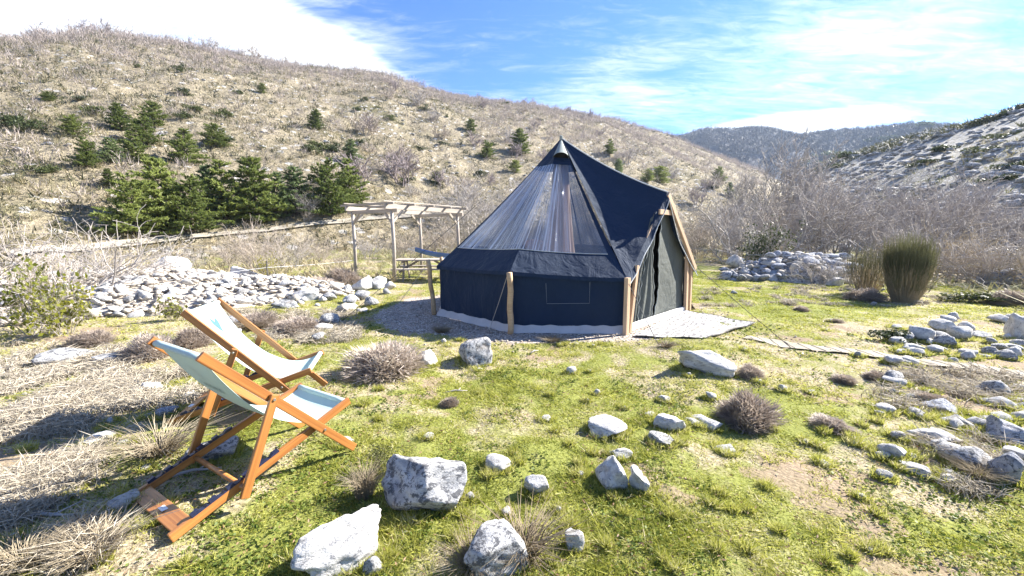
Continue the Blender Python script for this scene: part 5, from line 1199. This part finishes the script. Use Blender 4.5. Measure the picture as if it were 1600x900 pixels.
# dry tussocks over the whole slope
x, y, z, r, s, th, rn = hill_points(RL, 26000, .0, .95, 22, 1.25, TH0, azel(1200, 270)[0]); hg = rn.uniform(.18, .55, len(x))*(.7+.7*s)
V, F = fans(x, y, z-.03, hg, 9, 6, .16, 1.2); tin = np.repeat(np.clip(.5+.5*fbm(x*.06, y*.06, o=3)+rn.normal(0, .15, len(x)), 0, 1), 27)
tag(obj('hill_tussocks', np_mesh('hill_tussocks', V, F, False, {'tint': ('FLOAT', tin)}), leafmat('tussock', (.17, .165, .070), (.42, .36, .255), .2, .8, 'tint')), 'dry grass tussocks covering the left hillside', 'grass', None, 'stuff')
x, y, z, r, s, th, rn = hill_points(RR, 2600, .0, 1.0, 23, 1.0, azel(1240, 270)[0], TH1); den = fbm(x*.09, y*.09, o=3); kp = den > .05; x, y, z, s = x[kp], y[kp], z[kp], s[kp]; hg = rn.uniform(.25, .9, len(x))
V, F = fans(x, y, z-.05, hg, 16, 7, .16, 1.1); tag(obj('slope_scrub', np_mesh('slope_scrub', V, F), leafmat('olive_scrub', (.10, .105, .055), (.26, .245, .14), .15)), 'low olive scrub patches on the stony right slope', 'scrub', None, 'stuff')
V, F = [], []; nb = 0
x, y, z, r, s, th, rn = hill_points(RR, 1500, .0, 1.0, 24, 1.0, azel(1240, 270)[0], TH1)
for q in range(len(x)):
    Vr, Fr = ROCKV[q % 24]; sz = rn.uniform(.2, .9); c, s_ = math.cos(q), math.sin(q); Rm = np.array([[c, -s_, 0], [s_, c, 0], [0, 0, 1]])*sz*np.array([[1.3, 1, .55]]); V.append(Vr@Rm.T*[1, 1, 1]+[x[q], y[q], z[q]-.1*sz]); F.append(Fr+nb); nb += len(Vr)
x, y, z, r, s, th, rn = hill_points(RL, 1500, .0, .98, 25, .8, TH0, azel(1200, 270)[0])
for q in range(len(x)):
    if fbm(x[q]*.05+40, y[q]*.05, o=2) < .12 and q % 4: continue
    Vr, Fr = ROCKV[q % 24]; sz = rn.uniform(.12, .5); V.append(Vr*[sz*1.3, sz, sz*.55]+[x[q], y[q], z[q]-.1*sz]); F.append(Fr+nb); nb += len(Vr)
tag(obj('hill_stones', np_mesh('hill_stones', np.concatenate(V), np.concatenate(F)), M['rock_grey']), 'pale stones strewn over the hill slopes', 'stones', None, 'stuff')
x, y, z, r, s, th, rn = hill_points(RF, 7000, .35, 1.02, 26, .8, azel(980, 200)[0], azel(1560, 200)[0]); hg = rn.uniform(3.0, 6.5, len(x))
V, F = domes(x, y, z-.3, hg, 26, 8, .08, .26); tag(obj('far_woodland', np_mesh('far_woodland', V, F), leafmat('far_trees', (.070, .068, .075), (.155, .148, .16), .05)), 'bare woodland covering the distant hill', 'woodland', None, 'stuff')
# valley floor rough grass between lawn and hills
n = 9000; th = rnh.uniform(TH0, TH1, n); r = rnh.uniform(12.5, 62, n)**1.0; x, y = r*np.sin(th), r*np.cos(th); kp = (fbm(x*.15, y*.15, o=3) > -.1) & ~((x > 2) & (x < 9.5) & (y < 18)) & (np.abs(x+2.5)+np.abs(y-13.4) > 2.2) & (MOUND(x, y) < .02) & (WALLM(x, y) < .02)
x, y = x[kp], y[kp]; z = H(x, y); hg = rnh.uniform(.15, .5, len(x)); V, F = fans(x, y, z-.02, hg, 12, 9, .10, 1.3); tin = np.repeat(np.clip(.55+.5*fbm(x*.12, y*.12, o=3)+rnh.normal(0, .15, len(x)), 0, 1), 36)
tag(obj('rough_grass', np_mesh('rough_grass', V, F, False, {'tint': ('FLOAT', tin)}), leafmat('rough_grass', (.13, .15, .045), (.42, .35, .22), .2, .8, 'tint')), 'rough dry grass on the valley floor behind the tent', 'grass', None, 'stuff')

# ------------------------------------------------------------------ the turf
def turf(n, seed):
    rn = np.random.default_rng(seed); th = rn.uniform(rad(-72), rad(72), n); a = .6
    u = rn.random(n); r = (1.0+u*(17**a-1))**(1/a); x, y = r*np.sin(th), r*np.cos(th)
    dry = dryness(x, y); pad = pad_mask(x, y)*(r < 14); pdist = path_dist(x, y); lush = np.clip(.5+.30*fbm(x*1.6+8, y*1.6, o=3)+.42*fbm(x*7+8, y*7, o=2), 0, 1)
    keep = (rn.random(n) > pad*1.25) & (pdist > .07) & (MOUND(x, y) < .015) & (WALLM(x, y) < .015) & (rn.random(n) > .80*soil_mask(x, y)) & (rn.random(n) < 1.0-.40*dry-.25*sstep(.42-lush, 0, .2))
    x, y, r, dry, lush = x[keep], y[keep], r[keep], dry[keep], lush[keep]; m = len(x); k = 15
    P = np.repeat(np.stack([x, y, H(x, y)], -1), k, 0); rk = np.repeat(r, k); q = rn.normal(size=(m*k, 3))*[1, 1, 0]; P += q*(.018+.0035*rk)[:, None]; P[:, 2] -= .003
    hg = np.repeat((.007+.025*lush**2)*rn.uniform(.6, 1.3, m)*(1+.03*r), k)*rn.uniform(.5, 1.25, m*k); D_ = np.stack([rn.normal(0, 1.1, m*k), rn.normal(0, 1.1, m*k), np.ones(m*k)], -1)*hg[:, None]
    V, F = blades(P, D_, .0035+.0013*rk, seed)
    tin = np.clip(np.repeat(.54*dry+.07+.28*(.5+.5*fbm(x*3, y*3, o=2))+rn.normal(0, .13, m), k)+rn.normal(0, .15, m*k), 0, 1)
    return V, F, np.repeat(tin, 3)
V, F, tin = turf(82000, 3)
tag(obj('grass', np_mesh('grass', V, F, False, {'tint': ('FLOAT', tin)}), leafmat('turf_blades', (.16, .19, .026), (.43, .425, .085), .45, .6, 'tint', (.62, .55, .41))), 'short bright green turf mixed with dry blades', 'grass', None, 'stuff')
def fringe():     # longer blades, weeds and litter gathered against the stones and over the lawn
    rn = np.random.default_rng(41); X, Y = [], []
    for (x, y, a, b, t_) in RINGS:
        r = math.hypot(x, y)
        if r > 9: continue
        k = int(26+90*min(1, a/.15)); th = rn.uniform(0, 2*math.pi, k); q = rn.uniform(.85, 1.25, k); u, v = np.cos(th)*a*q, np.sin(th)*b*q; X.append(x+u*math.cos(t_)-v*math.sin(t_)); Y.append(y+u*math.sin(t_)+v*math.cos(t_))
    x, y = np.concatenate(X), np.concatenate(Y); m = len(x); k = 9; P = np.repeat(np.stack([x, y, H(x, y)], -1), k, 0)+rn.normal(size=(m*k, 3))*[.012, .012, 0]; hg = np.repeat(rn.uniform(.02, .06, m), k)*rn.uniform(.5, 1.2, m*k)
    D_ = np.stack([rn.normal(0, .55, m*k), rn.normal(0, .55, m*k), np.ones(m*k)], -1)*hg[:, None]; r = np.hypot(P[:, 0], P[:, 1]); V, F = blades(P, D_, .003+.0011*r, 8)
    tin = np.repeat(np.clip(np.repeat(rn.uniform(.15, .75, m), k)+rn.normal(0, .1, m*k), 0, 1), 3)
    obj_ = obj('stone_fringe_grass', np_mesh('stone_fringe_grass', V, F, False, {'tint': ('FLOAT', tin)}), bpy.data.materials['turf_blades']); tag(obj_, 'longer grass growing up against the stones', 'grass', None, 'stuff')
    n = 9000; th = rn.uniform(rad(-56), rad(56), n); r = 1.1+rn.random(n)**1.5*6.5; x, y = r*np.sin(th), r*np.cos(th); kp = (pad_mask(x, y) < .4) & (path_dist(x, y) > .1) & (fbm(x*1.4+50, y*1.4, o=3) > -.05); x, y = x[kp], y[kp]; m = len(x); k = 6
    C = np.repeat(np.stack([x, y, H(x, y)], -1), k, 0)+rn.normal(size=(m*k, 3))*[.016, .016, .004]+[0, 0, .014]; V, F = leaf_quads(C, .012+.0022*np.hypot(C[:, 0], C[:, 1]), 5, .75, .7)
    tag(obj('ground_weeds', np_mesh('ground_weeds', V, F), leafmat('weed_leaves', (.075, .115, .018), (.22, .26, .045), .35)), 'small broad leaved weeds mixed into the turf', 'weeds', None, 'stuff')
    n = 7000; th = rn.uniform(rad(-56), rad(56), n); r = 1.1+rn.random(n)**1.4*7.5; x, y = r*np.sin(th), r*np.cos(th); kp = (pad_mask(x, y) < .6) & (fbm(x*1.1+90, y*1.1, o=3)+.6*soil_mask(x, y) > .0); x, y = x[kp], y[kp]
    C = np.stack([x, y, H(x, y)+.016+.012*rn.random(len(x))], -1); V, F = leaf_quads(C, .016+.0024*np.hypot(x, y), 6, .85, .35)
    tag(obj('dead_leaf_litter', np_mesh('dead_leaf_litter', V, F), leafmat('litter', (.20, .115, .06), (.55, .46, .34), .2)), 'brown and straw coloured litter lying in the turf', 'litter', None, 'stuff')
    V, F = [], []; nb = 0; n = 3600; xs, ys = rn.uniform(-3.0, 4.2, n), rn.uniform(4.9, 8.6, n); pm = pad_mask(xs, ys); kp = (rn.random(n) < pm*.9+.04); xs, ys = xs[kp], ys[kp]; zs = H(xs, ys); c8 = rock_arrays(7, 1, 6); V8, F8 = c8
    for q in range(len(xs)):
        if math.hypot(xs[q]-.9, ys[q]-8.0) < 1.9: continue
        s = rn.uniform(.012, .034); a = rn.uniform(0, 6.28); c, s_ = math.cos(a), math.sin(a); V.append((V8*[s*1.3, s, s*.7])@np.array([[c, s_, 0], [-s_, c, 0], [0, 0, 1]])+[xs[q], ys[q], zs[q]]); F.append(F8+nb); nb += len(V8)
    tag(obj('gravel', np_mesh('gravel', np.concatenate(V), np.concatenate(F)), M['rock_tan']), 'loose grey gravel on the pad around the tent', 'gravel', None, 'stuff')
fringe()
# long straw coloured grass on the left
def straw():
    rn = np.random.default_rng(12); X, Y = [], []
    for (x0, x1, y0, y1, n) in ((0, 235, 535, 760, 950), (0, 90, 760, 800, 120), (60, 330, 545, 640, 420), (0, 260, 850, 900, 240), (280, 560, 490, 540, 420), (1380, 1600, 580, 640, 110), (1100, 1600, 430, 480, 260), (1400, 1600, 690, 760, 160), (0, 160, 810, 850, 120)):
        px, py = rn.uniform(x0, x1, n), rn.uniform(y0, y1, n); p = np.array([G0(a, b) for a, b in zip(px, py)]); f = fbm(p[:, 0]*1.6, p[:, 1]*1.6, o=3) > -.05
        f &= ~((px > 150) & (py > 640) & (x1 < 300)); X.append(p[f, 0]); Y.append(p[f, 1])
    x, y = np.concatenate(X), np.concatenate(Y); kp = (MOUND(x, y) < .02) & (path_dist(x, y) > .1); x, y = x[kp], y[kp]; m = len(x); k = 26; P = np.repeat(np.stack([x, y, H(x, y)], -1), k, 0)+rn.normal(size=(m*k, 3))*[.05, .05, 0]
    L_ = np.repeat(rn.uniform(.05, .14, m), k)*rn.uniform(.5, 1.2, m*k); d = rn.normal(size=(m*k, 3))*[.55, .55, 0]+[-.15, .05, 1.0]; mid = P+d*L_[:, None]*.55; tip = mid+(d*[1.9, 1.9, .35]+rn.normal(size=(m*k, 3))*.2)*L_[:, None]*.5
    r = np.hypot(P[:, 0], P[:, 1]); wv = .0022+.0009*r
    V, F = prisms(P, mid, wv*.5, wv*.4); V2, F2 = blades(mid, tip-mid, wv*.9, 4)
    F = np.concatenate([F[:, [0, 1, 2]], F[:, [0, 2, 3]]]); tin = np.concatenate([np.repeat(np.clip(rn.normal(.6, .25, m*k), 0, 1), 6), np.repeat(np.clip(rn.normal(.7, .2, m*k), 0, 1), 3)])
    o = obj('straw_grass', np_mesh('straw_grass', np.concatenate([V, V2]), np.concatenate([F, F2+len(V)]), False, {'tint': ('FLOAT', tin)}), leafmat('straw', (.27, .225, .16), (.56, .50, .40), .25, .8, 'tint'))
    tag(o, 'long straw coloured dead grass, thickest left of the deckchairs', 'grass', None, 'stuff')
straw()

# ------------------------------------------------------------------ the air of the valley
def haze():
    m = bpy.data.materials.new('valley_air'); m.use_nodes = True; t = NT(m.node_tree); out = t.n('ShaderNodeOutputMaterial')
    v = t.n('ShaderNodeVolumePrincipled', {'Color': (.62, .78, 1.0, 1), 'Density': .00020, 'Anisotropy': .2}); t.ln(v.outputs[0], out.inputs['Volume'])
    lo = float(TV[:, 2].min())-1.0; hi = float(TV[:, 2].max())+12.0; o = MB().box((-1130, -1130, lo), (1130, 1130, hi)).build('haze', m); tag(o, 'thin bluish air filling the valley', 'haze', None, 'stuff')
haze()
